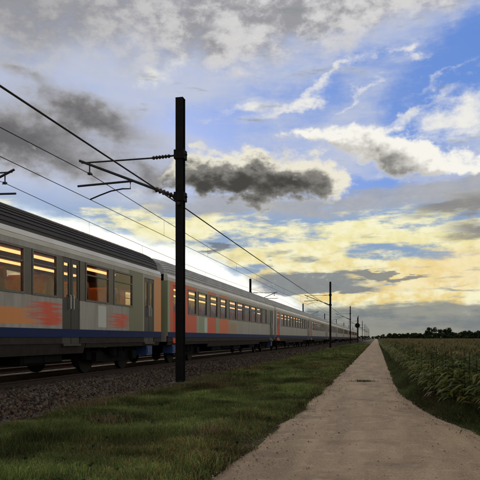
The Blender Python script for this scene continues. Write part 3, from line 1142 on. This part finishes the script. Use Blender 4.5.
ORD = ['third', 'fourth', 'fifth', 'sixth', 'seventh', 'eighth', 'ninth', 'tenth', 'eleventh']
coach(8.4, 'nearest train coach with dark ribbed roof, cut off by the left edge', 'coach_paint_sprayed', FIRST, True, 2)
coach(32.8, 'second train coach behind the nearest mast, painted with red, green and orange bands', 'coach_paint_mural', MURAL, False, 2)
for i, w in enumerate(ORD):
    coach(57.2 + 24.4 * i, '%s train coach from the camera, grey with a red door at its near end' % w, 'coach_paint', STD, False, 1 if i < 2 else 0)

# ================================================================== overhead line
MAST_X = -6.0
SPAN = 63.0
MAST_Y0 = 17.96
Z_CONTACT, Z_MESS, Z_FEED = 5.98, 6.82, 5.66


def ribbed(b, p, q, r0, r1, n):
    p, q = Vector(p), Vector(q)
    pts, rad = [], []
    for i in range(n):
        for (t, r) in ((0.0, r0), (0.25, r1), (0.55, r1), (0.8, r0)):
            pts.append(p.lerp(q, (i + t) / n))
            rad.append(r)
    pts.append(q)
    rad.append(r0)
    b.tube(pts, rad, 8)


def mast_meshes():
    m = {}
    b = MB()     # wide flange column
    w, d, tf, tw, h = 0.24, 0.25, 0.018, 0.012, 8.98
    b.box(-w / 2, w / 2, -d / 2, -d / 2 + tf, 0.02, h)
    b.box(-w / 2, w / 2, d / 2 - tf, d / 2, 0.02, h)
    b.box(-tw / 2, tw / 2, -d / 2 + tf, d / 2 - tf, 0.02, h)
    b.box(-w / 2 - 0.004, w / 2 + 0.004, -d / 2 - 0.004, d / 2 + 0.004, h, h + 0.015)
    m['column'] = b.mesh('column', MAT['mast_steel'])
    b = MB().cbox(-0.32, 0.32, -0.32, 0.32, -0.3, 0.09, 0.03)
    m['footing'] = b.mesh('footing', MAT['concrete'])
    for nm, z, r in (('clamp_top', 7.22, 0.03), ('clamp_low', 5.90, 0.035)):
        b = MB()
        pr = [(-0.165, -0.165), (0.165, -0.165), (0.165, 0.165), (-0.165, 0.165)]
        qr = [(-0.145, -0.145), (0.145, -0.145), (0.145, 0.145), (-0.145, 0.145)]
        vs = [(x, y, z + dz) for dz in (-0.14, 0.14) for (x, y) in pr + qr]
        fs = []
        for k in range(4):
            l = (k + 1) % 4
            fs += [(k, l, 8 + l, 8 + k), (4 + k, 12 + k, 12 + l, 4 + l), (k, 4 + k, 4 + l, l), (8 + k, 8 + l, 12 + l, 12 + k)]
        b.add(vs, fs)
        b.tube([(-0.23, 0, z), (0.22, 0, z)], r, 6)
        m[nm] = b.mesh('clamp', MAT['mast_steel'])
    b = MB().tube([(-0.95, 0, 7.19), (-3.38, 0, 7.19)], 0.026, 6)
    b.tube([(-0.16, 0, 7.22), (-0.34, 0, 7.215)], 0.03, 6)
    m['top_tie'] = b.mesh('top_tie', MAT['galvanised'])
    b = MB()
    ribbed(b, (-0.34, 0, 7.215), (-0.95, 0, 7.19), 0.035, 0.062, 6)
    m['ins_top'] = b.mesh('insulator', MAT['insulator'])
    b = MB().tube([(-0.85, 0, 6.205), (-3.46, 0, 7.27)], 0.042, 8)
    m['strut'] = b.mesh('bracket_tube', MAT['galvanised'])
    b = MB()
    ribbed(b, (-0.16, 0, 5.92), (-0.85, 0, 6.205), 0.05, 0.085, 6)
    m['ins_low'] = b.mesh('insulator', MAT['insulator'])
    b = MB().tube([(-1.62, 0, 6.50), (-3.52, 0, 6.44)], 0.036, 8)
    b.tube([(-1.62, 0, 6.50), (-1.62, 0, 6.52)], 0.05, 8)
    m['registration'] = b.mesh('registration_tube', MAT['galvanised'])
    b = MB().tube([(-1.68, 0, 6.49), (-1.68, 0, 6.26), (-1.95, 0, 6.27), (-2.35, 0, 6.22), (-2.75, 0, 6.10), (-3.08, 0, 5.985)], 0.024, 6)
    m['steady'] = b.mesh('steady_arm', MAT['galvanised'])
    b = MB().tube([(-3.1, 0, 7.12), (-3.1, 0, 6.80), (-3.0, 0, 6.80)], 0.022, 6)
    b.box(-3.15, -3.05, -0.06, 0.06, 6.79, 6.86)
    m['hook'] = b.mesh('wire_clamp', MAT['galvanised'])
    b = MB().tube([(0.0, -0.13, 5.66), (0.0, -0.22, 5.66)], 0.05, 8)
    m['feed'] = b.mesh('feeder_clamp', MAT['insulator'])
    return m


MM = mast_meshes()
PARTS = [('column', 'column'), ('footing', 'footing'), ('clamp', 'clamp_top'), ('clamp', 'clamp_low'), ('top_tie', 'top_tie'), ('insulator', 'ins_top'), ('bracket_tube', 'strut'), ('insulator', 'ins_low'),
         ('registration_tube', 'registration'), ('steady_arm', 'steady'), ('wire_clamp', 'hook'), ('feeder_clamp', 'feed')]


def mast(x, y, flip, label, group):
    t = thing('catenary_mast', (x, y, 0), label, 'mast', group)
    if flip:
        t.rotation_euler.z = pi
    for nm, k in PARTS:
        link(nm, MM[k], t)
    return t


NEAR_L = ['tall dark steel mast with bracket arm, nearest and biggest of the row', 'second mast from the camera beside the train, at the grass verge',
          'third mast from the camera, small beyond the second mast', 'fourth mast from the camera, tiny near the vanishing point']
near_y = [MAST_Y0 + SPAN * i for i in range(-1, 9)]
for i, y in enumerate(near_y):
    if i == 0:
        continue
    lab = NEAR_L[i - 1] if i <= 4 else 'tiny distant mast where the line meets the horizon'
    mast(MAST_X, y, False, lab, 'masts on the near side of the line')
FAR_X = TRACK2_X - (MAST_X - TRACK_X)
far_y = [18.4 + 56.2 * i for i in range(-1, 8)]
FAR_L = ['mast at the left edge behind the nearest coach, only its arm showing', 'mast showing above the pale coach roofs, behind the train', 'small mast above the distant coach roofs, behind the train']
for i, y in enumerate(far_y):
    if i == 0:
        continue
    lab = FAR_L[i - 1] if i <= 3 else 'tiny far mast behind the end of the train'
    mast(FAR_X, y, True, lab, 'masts on the far side of the line')


def sag_line(x0, zt, zm, ys, stag=0.0):
    """points along a wire hung at the masts"""
    pts = []
    for a, b in zip(ys[:-1], ys[1:]):
        for k in range(12):
            t = k / 12
            u = 4 * t * (1 - t)
            s = stag * (1 - 2 * t)
            pts.append((x0 + s, a + (b - a) * t, zt + (zm - zt) * u))
        stag = -stag
    pts.append((x0 + stag, ys[-1], zt))
    return pts


def droppers(x0, ys, zt, zm, zc, parent):
    for a, b in zip(ys[:4], ys[1:5]):
        for k in range(1, 9):
            t = k / 9
            z = zt + (zm - zt) * 4 * t * (1 - t)
            y = a + (b - a) * t
            MB().tube([(x0, y, zc), (x0, y, z)], 0.0055, 4).build('dropper', MAT['wire'], parent)


def wire(name, pts, r, label, cat, group=None):
    # a wire is its own mesh, hung in place
    o = MB().tube(pts, r, 5).build(name, MAT['wire'])
    return tag(o, label, cat, group)


cx = MAST_X - 3.08
wire('contact_wire', sag_line(cx, Z_CONTACT, Z_CONTACT - 0.03, near_y), 0.011, 'lowest wire over the near track, held by the steady arms', 'wire', 'wires of the overhead line')
ms = wire('messenger_wire', sag_line(cx - 0.02, Z_MESS, Z_MESS - 0.42, near_y), 0.013, 'sagging wire above the near contact wire, hung from the bracket arms', 'wire', 'wires of the overhead line')
droppers(cx - 0.01, near_y, Z_MESS, Z_MESS - 0.42, Z_CONTACT - 0.02, ms)
wire('feeder_wire', sag_line(MAST_X, Z_FEED, Z_FEED - 0.12, [y - 0.2 for y in near_y]), 0.021, 'thick topmost wire running from mast to mast', 'wire', 'wires of the overhead line')
cx2 = FAR_X + 3.08
wire('contact_wire', sag_line(cx2, Z_CONTACT, Z_CONTACT - 0.03, far_y), 0.011, 'contact wire over the far track, just above the train roof', 'wire', 'wires of the overhead line')
ms2 = wire('messenger_wire', sag_line(cx2 + 0.02, Z_MESS, Z_MESS - 0.42, far_y), 0.012, 'sagging wire over the far track, behind the train', 'wire', 'wires of the overhead line')
droppers(cx2 + 0.01, far_y, Z_MESS, Z_MESS - 0.42, Z_CONTACT - 0.02, ms2)

# signal post with a round head, far down the line
SG = thing('railway_signal', (-5.5, 183, 0), 'small dark signal post with round head, far down the line', 'signal')
b = MB().tube([(0, 0, -0.2), (0, 0, 7.6)], 0.11, 8)
b.build('post', MAT['mast_steel'], SG)
b = MB()
b.tube([(0, -0.30, 5.2), (0, -0.12, 5.2)], 0.75, 20)
hd = b.build('round_head', MAT['mast_steel'], SG)
for (x, z) in ((0, 5.55), (0, 5.2), (0, 4.85)):
    MB().tube([(x, -0.301, z), (x, -0.48, z)], 0.12, 10).build('hood', MAT['underframe'], hd)
lad = MB()
for s in (-0.2, 0.2):
    lad.tube([(s, 0.3, 0), (s, 0.3, 5.6)], 0.025, 5)
for k in range(17):
    lad.tube([(-0.2, 0.3, 0.4 + k * 0.3), (0.2, 0.3, 0.4 + k * 0.3)], 0.015, 4)
lad.build('ladder', MAT['galvanised'], SG)

# ================================================================== plants
tinted('blade', 0.75, 0.25, 0.15)
tinted('leaf', 0.75, 0.4, 0.12)


def blades(x, y, z, h, w, lean, cols):
    """bent grass blades: five points, one quad and one triangle each"""
    n = len(x)
    a = H(n) * 2 * pi
    ux, uy = np.cos(a), np.sin(a)
    b = H(n) * 2 * pi
    lx_, ly_ = np.cos(b) * lean * h, np.sin(b) * lean * h
    P = np.empty((n, 5, 3), np.float32)
    P[:, 0] = np.stack([x - ux * w, y - uy * w, z - 0.02], -1)
    P[:, 1] = np.stack([x + ux * w, y + uy * w, z - 0.02], -1)
    mx, my, mz = x + lx_ * 0.35, y + ly_ * 0.35, z + h * 0.6
    P[:, 2] = np.stack([mx + ux * w * 0.75, my + uy * w * 0.75, mz], -1)
    P[:, 3] = np.stack([mx - ux * w * 0.75, my - uy * w * 0.75, mz], -1)
    P[:, 4] = np.stack([x + lx_, y + ly_, z + h * (1 - 0.35 * lean)], -1)
    o = (np.arange(n) * 5)[:, None]
    q = o + np.array([[0, 1, 2, 3]])
    t = o + np.array([[3, 2, 4]])
    c = np.repeat(cols[:, None, :], 5, 1).reshape(-1, 3)
    return P.reshape(-1, 3), q, t, c


def vnoise(x, y, s, seed):
    r = np.random.default_rng(seed)
    g = r.random((64, 64))
    u, v = x * s % 64, y * s % 64
    i, j = np.floor(u).astype(int), np.floor(v).astype(int)
    fu, fv = u - i, v - j
    fu, fv = fu * fu * (3 - 2 * fu), fv * fv * (3 - 2 * fv)
    i1, j1 = (i + 1) % 64, (j + 1) % 64
    i, j = i % 64, j % 64
    return (g[i, j] * (1 - fu) + g[i1, j] * fu) * (1 - fv) + (g[i, j1] * (1 - fu) + g[i1, j1] * fu) * fv


def grass(name, label, batches):
    V, Q, T, C = [], [], [], []
    off = 0
    for (x, y, z, h, w, lean, c) in batches:
        v_, q_, t_, c_ = blades(x, y, z, h, w, lean, c)
        V.append(v_)
        Q.append(q_ + off)
        T.append(t_ + off)
        C.append(c_)
        off += len(v_)
    o = link(name, soup(name, np.concatenate(V), [np.concatenate(Q), np.concatenate(T)], MAT['blade'], np.concatenate(C)))
    return tag(o, label, 'grass', kind='stuff')


GREENS = np.array([[0.060, 0.098, 0.027], [0.082, 0.114, 0.034], [0.100, 0.120, 0.040], [0.044, 0.074, 0.023], [0.120, 0.112, 0.048]])
STRAW = np.array([0.20, 0.15, 0.07])
BROWN = np.array([0.075, 0.048, 0.025])


def grass_cols(x, y, straw_p):
    n = len(x)
    c = GREENS[RNG.integers(0, 5, n)] * (0.65 + 0.75 * H((n, 1)))
    pa = vnoise(x, y, 0.9, 3)[:, None]
    c = c * (0.45 + 1.1 * pa)
    p2 = vnoise(x + 9, y, 0.55, 5)
    br = H(n) < np.clip((p2 - 0.5) * 1.6, 0, 0.6)
    c[br] = BROWN * (0.6 + 0.9 * H((br.sum(), 1)))
    s = H(n) < straw_p
    c[s] = STRAW * (0.45 + 0.8 * H((s.sum(), 1)))
    return c


# left verge
bat = []
for (y0, y1, n, hh, ww) in ((4.2, 9.5, 90000, 0.11, 0.0032), (9.5, 20, 110000, 0.12, 0.0045), (20, 45, 80000, 0.14, 0.009), (45, 140, 60000, 0.16, 0.022)):
    y = y0 + (y1 - y0) * H(n)
    l = interp(y, LEFT_EDGE) + wig(y, 1.0, 0.06) + 0.10
    x = -6.25 + (l + 6.25) * H(n)
    # ragged margins toward the stones and toward the track
    keep = (x < l - 0.22 * vnoise(x, y, 2.3, 8) * H(n)) & ((x > -5.9 + 0.7 * (vnoise(x, y, 0.8, 9) - 0.5)) | (H(n) < 0.25))
    # thinner cover in patches
    keep &= (vnoise(x, y, 1.6, 21) + 0.6 * H(n)) > 0.26
    x, y = x[keep], y[keep]
    m = len(x)
    tall = vnoise(x, y, 1.1, 12)
    h = hh * (0.3 + 0.8 * H(m)) * (0.35 + 1.5 * tall ** 2) * (0.45 + 1.15 * vnoise(x, y, 3.4, 55))
    edge = np.clip((x + 6.1) / 0.9, 0, 1)
    sp = 0.03 + 0.28 * (1 - edge) + 0.25 * np.clip((vnoise(x, y, 0.45, 31) - 0.72) * 4, 0, 1)
    c = grass_cols(x, y, sp) * np.array([1.6, 1.52, 1.22]) * (0.55 + 0.9 * vnoise(x, y, 2.6, 71))[:, None]
    d_ = interp(y, LEFT_EDGE) - x
    rim = H(m) < np.clip(0.55 - d_ * 1.6, 0, 0.5)
    c[rim] = BROWN * (0.45 + 0.7 * H((rim.sum(), 1)))
    bat.append((x, y, ground_z(x, y) + 0.004, h, np.full(m, ww) * (0.7 + 0.6 * H(m)), 0.25 + 0.7 * H(m), c))
# dry straw tussocks beside the masts and at the stones
for (cx_, cy_, sr, n) in ((-5.4, 18.6, 0.5, 900), (-5.2, 19.6, 0.5, 600), (-5.95, 11.4, 0.3, 420), (-5.75, 13.3, 0.3, 300), (-4.4, 9.4, 0.22, 240), (-2.35, 8.4, 0.16, 160), (-5.6, 80.4, 0.8, 500)):
    x = cx_ + RNG.normal(0, sr, n)
    y = cy_ + RNG.normal(0, sr * 1.4, n)
    c = STRAW * (0.5 + 0.9 * H((n, 1)))
    bat.append((x, y, ground_z(x, y) + 0.004, 0.10 + 0.16 * H(n), np.full(n, 0.005), 0.6 + 0.6 * H(n), c))
grass('verge_grass', 'dark green rough grass on the verge between stones and farm track', bat)

# taller seed stalks standing out of the verge
n = 1500
y = 5 + 30 * H(n) ** 1.3
x = -6.0 + (interp(y, LEFT_EDGE) - 0.1 + 6.0) * H(n)
cl = vnoise(x, y, 0.7, 91)
k_ = cl > 0.45
x, y = x[k_], y[k_]
n = len(x)
grass('seed_stalks', 'thin pale seed stalks standing above the verge grass', [(x, y, ground_z(x, y), 0.14 + 0.16 * H(n), np.full(n, 0.0028), 0.2 + 0.3 * H(n), np.array([[0.17, 0.14, 0.065]]) * (0.5 + 0.8 * H((n, 1))))])

# broad-leaved weeds in the verge: low rosettes
V, Q, C = [], [], []
off = 0
for k in range(240):
    y0 = 5 + 24 * random.random() ** 1.3
    l = float(interp(y0, LEFT_EDGE))
    x0 = -5.9 + (l - 0.15 + 5.9) * random.random()
    col_ = np.array([0.035, 0.06, 0.016]) * (0.6 + 1.0 * random.random())
    for q in range(random.randint(5, 9)):
        a = random.random() * 2 * pi
        L = 0.035 + 0.05 * random.random()
        up = 0.25 + 0.5 * random.random()
        ux, uy = cos(a), sin(a)
        w = L * 0.22
        pts = []
        for (t, ww, zz) in ((0, 0.15, 0), (0.4, 1.0, 0.75), (0.75, 0.8, 0.95), (1.0, 0.05, 0.8)):
            for s in (-1, 1):
                pts.append((x0 + ux * L * t - uy * w * ww * s, y0 + uy * L * t + ux * w * ww * s, 0.07 + up * L * zz))
        V += pts
        for i in range(3):
            Q.append((off + 2 * i, off + 2 * i + 1, off + 2 * i + 3, off + 2 * i + 2))
        C += [col_ * (0.8 + 0.4 * random.random())] * 8
        off += 8
wd = link('verge_weeds', soup('verge_weeds', np.array(V), [np.array(Q)], MAT['leaf'], np.array(C)))
tag(wd, 'low broad-leaved weeds among the verge grass', 'weeds', kind='stuff')

# right verge: taller rough grass leading into the maize
bat = []
for (y0, y1, n, hh, ww) in ((6.5, 13, 55000, 0.30, 0.0045), (13, 30, 70000, 0.34, 0.007), (30, 70, 40000, 0.36, 0.014), (70, 160, 26000, 0.4, 0.03)):
    y = y0 + (y1 - y0) * H(n)
    r = interp(y, RIGHT_EDGE)
    x = r + wig(y + 3, 0.9, 0.07) - 0.08 + 1.6 * H(n) ** 1.3
    m = n
    grow = np.clip((x - r) / 0.5, 0.18, 1)
    h = hh * (0.3 + 0.9 * H(m)) * grow * (0.6 + 0.9 * vnoise(x, y, 0.9, 41))
    keep = (x - r) > -0.10 + 0.2 * vnoise(x, y, 2.1, 8) * H(n)
    c = grass_cols(x, y, 0.05 + 0 * x) * 0.85  # blades darkened: shade along the field edge is put into their colour
    bat.append(tuple(v[keep] for v in (x, y, ground_z(x, y) + 0.004, h, np.full(m, ww) * (0.7 + 0.6 * H(m)), 0.3 + 0.6 * H(m), c)))
grass('margin_grass', 'tall rough grass along the edge of the maize field', bat)

# one tuft growing out of the track
n = 420
x = -0.42 + RNG.normal(0, 0.16, n)
y = 20.3 + RNG.normal(0, 0.18, n)
grass('track_tuft', 'small grass tuft growing in the middle of the farm track', [(x, y, 0.035 + 0 * x, 0.03 + 0.05 * H(n), np.full(n, 0.006), 0.5 + 0.5 * H(n), GREENS[RNG.integers(0, 5, n)] * 0.9)])


# ------------------------------------------------------------------ maize
def maize(seed):
    """one plant: returns stalk, leaves, tassel as (verts, quads, tints)"""
    r = random.Random(seed)
    Hh = 1.00 + 0.26 * r.random()
    sv, sq, scol = [], [], []
    seg = 5
    rings = [(0, 0.016), (0.45 * Hh, 0.014), (Hh, 0.006)]
    lean = (r.uniform(-0.05, 0.05), r.uniform(-0.05, 0.05))
    for (z, ra) in rings:
        for k in range(seg):
            a = 2 * pi * k / seg
            sv.append((ra * cos(a) + lean[0] * z, ra * sin(a) + lean[1] * z, z))
            scol.append((0.075, 0.075, 0.028))
    for i in range(2):
        for k in range(seg):
            sq.append((i * seg + k, i * seg + (k + 1) % seg, (i + 1) * seg + (k + 1) % seg, (i + 1) * seg + k))
    lv, lq, lcol = [], [], []
    nl = r.randint(20, 24)
    base_a = r.random() * pi
    for i in range(nl):
        t = (i + 0.5) / nl
        z0 = Hh * (0.10 + 0.80 * t)
        a = base_a + pi * (i % 2) + r.uniform(-1.2, 1.2)
        L = (0.20 + 0.17 * sin(pi * min(1, t * 1.15))) * r.uniform(0.85, 1.15)
        up = r.uniform(0.45, 0.85)
        dr = r.uniform(0.55, 1.05)
        w = 0.020 + 0.012 * r.random()
        ux, uy = cos(a), sin(a)
        cc = np.array(((0.115, 0.140, 0.034), (0.195, 0.195, 0.060), (0.062, 0.086, 0.023))[r.randint(0, 2)]) * r.uniform(0.55, 1.4)
        if t < 0.22 and r.random() < 0.6:
            cc = np.array((0.13, 0.095, 0.045)) * r.uniform(0.6, 1.1)
        o = len(lv)
        for k in range(5):
            s = k / 4
            d = L * s * (1 - 0.12 * s)
            z = z0 + up * L * s - dr * L * s * s
            ww = w * (0.55 + 1.3 * s) * (1 - s) ** 0.6 * 1.3 + 0.002
            tw = 0.35 * sin(s * 4 + i)
            for sg in (-1, 1):
                lv.append((lean[0] * z0 + ux * d - uy * ww * sg, lean[1] * z0 + uy * d + ux * ww * sg, z + tw * ww * sg))
                lcol.append(tuple(cc * (1.0 - 0.15 * s)))
        for k in range(4):
            lq.append((o + 2 * k, o + 2 * k + 1, o + 2 * k + 3, o + 2 * k + 2))
    tv, tq, tcol = [], [], []
    for i in range(7):
        a = r.random() * 2 * pi
        sp = 0.0 if i == 0 else r.uniform(0.05, 0.12)
        L = 0.12 * r.uniform(0.8, 1.2)
        o = len(tv)
        ux, uy = cos(a), sin(a)
        for (s, ww) in ((0, 0.004), (0.5, 0.009), (1, 0.002)):
            for sg in (-1, 1):
                tv.append((lean[0] * Hh + ux * sp * s - uy * ww * sg, lean[1] * Hh + uy * sp * s + ux * ww * sg, Hh - 0.04 + L * s))
                tcol.append((0.135, 0.112, 0.050))
        tq += [(o, o + 1, o + 3, o + 2), (o + 2, o + 3, o + 5, o + 4)]
    return [(np.array(v, np.float32), np.array(q), np.array(c, np.float32)) for v, q, c in ((sv, sq, scol), (lv, lq, lcol), (tv, tq, tcol))]


KINDS_ = [maize(100 + k) for k in range(7)]
ME_MAIZE = [[soup(nm, v, [q], MAT['leaf'], c) for nm, (v, q, c) in zip(('stalk', 'leaves', 'tassel'), kk)] for kk in KINDS_]
FULL = []
for kk in KINDS_:
    off, vs, qs, cs = 0, [], [], []
    for (v, q, c) in kk:
        vs.append(v)
        qs.append(q + off)
        cs.append(c)
        off += len(v)
    FULL.append((np.concatenate(vs), np.concatenate(qs), np.concatenate(cs)))

spots = []
row = 0
for row in range(0, 70):
    step_ = 0.19 if row < 4 else (0.34 if row < 10 else 0.6)
    ymax = 150 if row < 4 else (110 if row < 12 else 90)
    y = 6.0 + random.random() * 0.3
    while y < ymax:
        x = float(interp(y, RIGHT_EDGE)) + 0.55 + row * 0.55 + random.uniform(-0.10, 0.10)
        x = max(x, 1.25 + row * 0.55 + random.uniform(-0.1, 0.1))
        # keep to what the view can reach
        if x < y * 0.30 + 3.0:
            spots.append((x, y, row))
        y += step_ * random.uniform(0.75, 1.3) * (1 + max(0, y - 30) / 60)
spots.sort(key=lambda s: math.hypot(s[0] - 0.5, s[1]) + 2.5 * s[2])
N_SINGLE = 150
for i, (x, y, row) in enumerate(spots[:N_SINGLE]):
    k = random.randrange(7)
    t_ = thing('maize_plant', (x, y, 0.03), 'leafy green maize plant at the near edge of the field', 'maize plant', 'maize plants at the field edge')
    t_.rotation_euler.z = random.random() * 2 * pi
    s = random.uniform(0.86, 1.06)
    t_.scale = (s * 1.1, s * 1.1, s)
    for nm, me_ in zip(('stalk', 'leaves', 'tassel'), ME_MAIZE[k]):
        link(nm, me_, t_)
V, Q, C = [], [], []
off = 0
for (x, y, row) in spots[N_SINGLE:]:
    v, q, c = FULL[random.randrange(7)]
    a = random.random() * 2 * pi
    s = random.uniform(0.84, 1.06)
    wide = 1.1 + max(0, y - 25) / 60
    R_ = np.array([[cos(a) * s * wide, -sin(a) * s * wide, 0], [sin(a) * s * wide, cos(a) * s * wide, 0], [0, 0, s]], np.float32)
    V.append(v @ R_.T + np.array([x, y, 0.03], np.float32))
    Q.append(q + off)
    C.append(c * random.uniform(0.8, 1.2))
    off += len(v)
mz = link('maize_crop', soup('maize_crop', np.concatenate(V), [np.concatenate(Q)], MAT['leaf'], np.concatenate(C)))
tag(mz, 'wide maize crop stretching to the far trees', 'crop', kind='stuff')

# far part of the field: a rough canopy of tassels and leaf tips beyond the last rows
fx0, n = 0, 60000
y = 85 + 420 * H(n) ** 1.4
x = 1.6 + (y * 0.42) * H(n)
h = 0.95 + 0.4 * H(n)
c = np.where(H((n, 1)) < 0.55, np.array([[0.145, 0.105, 0.05]]), np.array([[0.11, 0.125, 0.04]])) * (0.6 + 0.8 * H((n, 1)))
grass('far_crop', 'brownish far part of the maize field below the trees', [(x, y, 0 * x, h, 0.05 + 0.0006 * y, 0.2 + 0.3 * H(n), c)])


# ------------------------------------------------------------------ far trees
material('bark', (0.035, 0.028, 0.022), 0.95, var=(0.02, 0.016, 0.013), scale=6)


def far_tree(x, y, h, wd_, seed, label, group='trees on the horizon'):
    r = np.random.default_rng(seed)
    t_ = thing('tree', (x, y, 0), label, 'tree', group)
    b = MB().tube([(0, 0, -0.3), (0.1, 0, h * 0.25), (0.0, 0.1, h * 0.6)], [h * 0.03, h * 0.022, h * 0.008], 7)
    for k in range(5):
        a = r.random() * 2 * pi
        z = h * (0.25 + 0.06 * k)
        b.tube([(0, 0, z), (cos(a) * wd_ * 0.3, sin(a) * wd_ * 0.3, z + h * 0.22)], [h * 0.012, h * 0.004], 5)
    b.build('trunk', MAT['bark'], t_)
    n = 1700
    lobes = 15
    lc = np.stack([r.uniform(-0.5, 0.5, lobes) * wd_, r.normal(0, wd_ * 0.2, lobes), h * (0.10 + 0.72 * r.random(lobes))], -1)
    lr = h * (0.13 + 0.10 * r.random(lobes))
    i = r.integers(0, lobes, n)
    d = r.normal(0, 1, (n, 3))
    d /= np.linalg.norm(d, axis=1)[:, None]
    p = lc[i] + d * (lr[i] * r.random(n) ** 0.4)[:, None] * np.array([1.15, 1.15, 0.9])
    p[:, 2] = np.clip(p[:, 2], 0.1 * h * r.random(n), h)
    s = h * (0.035 + 0.04 * r.random(n))
    u = r.normal(0, 1, (n, 3))
    w = r.normal(0, 1, (n, 3))
    u /= np.linalg.norm(u, axis=1)[:, None]
    w /= np.linalg.norm(w, axis=1)[:, None]
    vv = np.stack([p - u * s[:, None], p + w * s[:, None], p + u * s[:, None], p - w * s[:, None]], 1).reshape(-1, 3)
    q = np.arange(n * 4).reshape(n, 4)
    cc = np.repeat(np.array([[0.028, 0.042, 0.016]]) * (0.5 + 0.9 * r.random((n, 1))), 4, 0)
    link('crown', soup('crown', vv, [q], MAT['leaf'], cc), t_)
    return t_


far_tree(54, 560, 11.4, 24, 501, 'round-topped dark tree rising highest above the far wood')
tl = []
for k in range(58):
    u = k / 57
    y = 900 - 420 * u + random.uniform(-30, 30)
    x = y * (0.02 + 0.235 * u) + random.uniform(-4, 4)
    h = 8.0 + 2.0 * u + random.uniform(-0.7, 0.7)
    tl.append((x, y, h))
for k, (x, y, h) in enumerate(tl):
    far_tree(x, y, h, h * 1.9, 600 + k, 'dark tree in the low wood along the horizon')
for k in range(16):
    x = -56 + k * 6 + random.uniform(-3, 3)
    far_tree(x, 960 + random.uniform(-40, 40), 4.5 + random.uniform(0, 2.0), 12, 700 + k, 'low tree at the far end of the railway')

# added low scrub beyond the far line, blocking bright low sky under the coaches
n = 26000
y = 4 + 170 * H(n) ** 1.3
x = -17.6 + RNG.normal(0, 0.55, n)
top = 1.0 + 0.7 * vnoise(x, y, 0.5, 77)
z = top * H(n) ** 0.8
s = 0.05 + 0.05 * H(n) + 0.0007 * y
u = RNG.normal(0, 1, (n, 3))
w = RNG.normal(0, 1, (n, 3))
u /= np.linalg.norm(u, axis=1)[:, None]
w /= np.linalg.norm(w, axis=1)[:, None]
p = np.stack([x, y, z], -1)
vv = np.stack([p - u * s[:, None], p + w * s[:, None], p + u * s[:, None], p - w * s[:, None]], 1).reshape(-1, 3)
cc = np.repeat(np.array([[0.045, 0.060, 0.022]]) * (0.5 + 0.9 * H((n, 1))), 4, 0)
sc_o = link('added_scrub_screen', soup('added_scrub_screen', vv, [np.arange(n * 4).reshape(n, 4)], MAT['leaf'], cc))
tag(sc_o, 'added low dark scrub behind the far track, blocking bright sky under the train', 'scrub', kind='stuff')
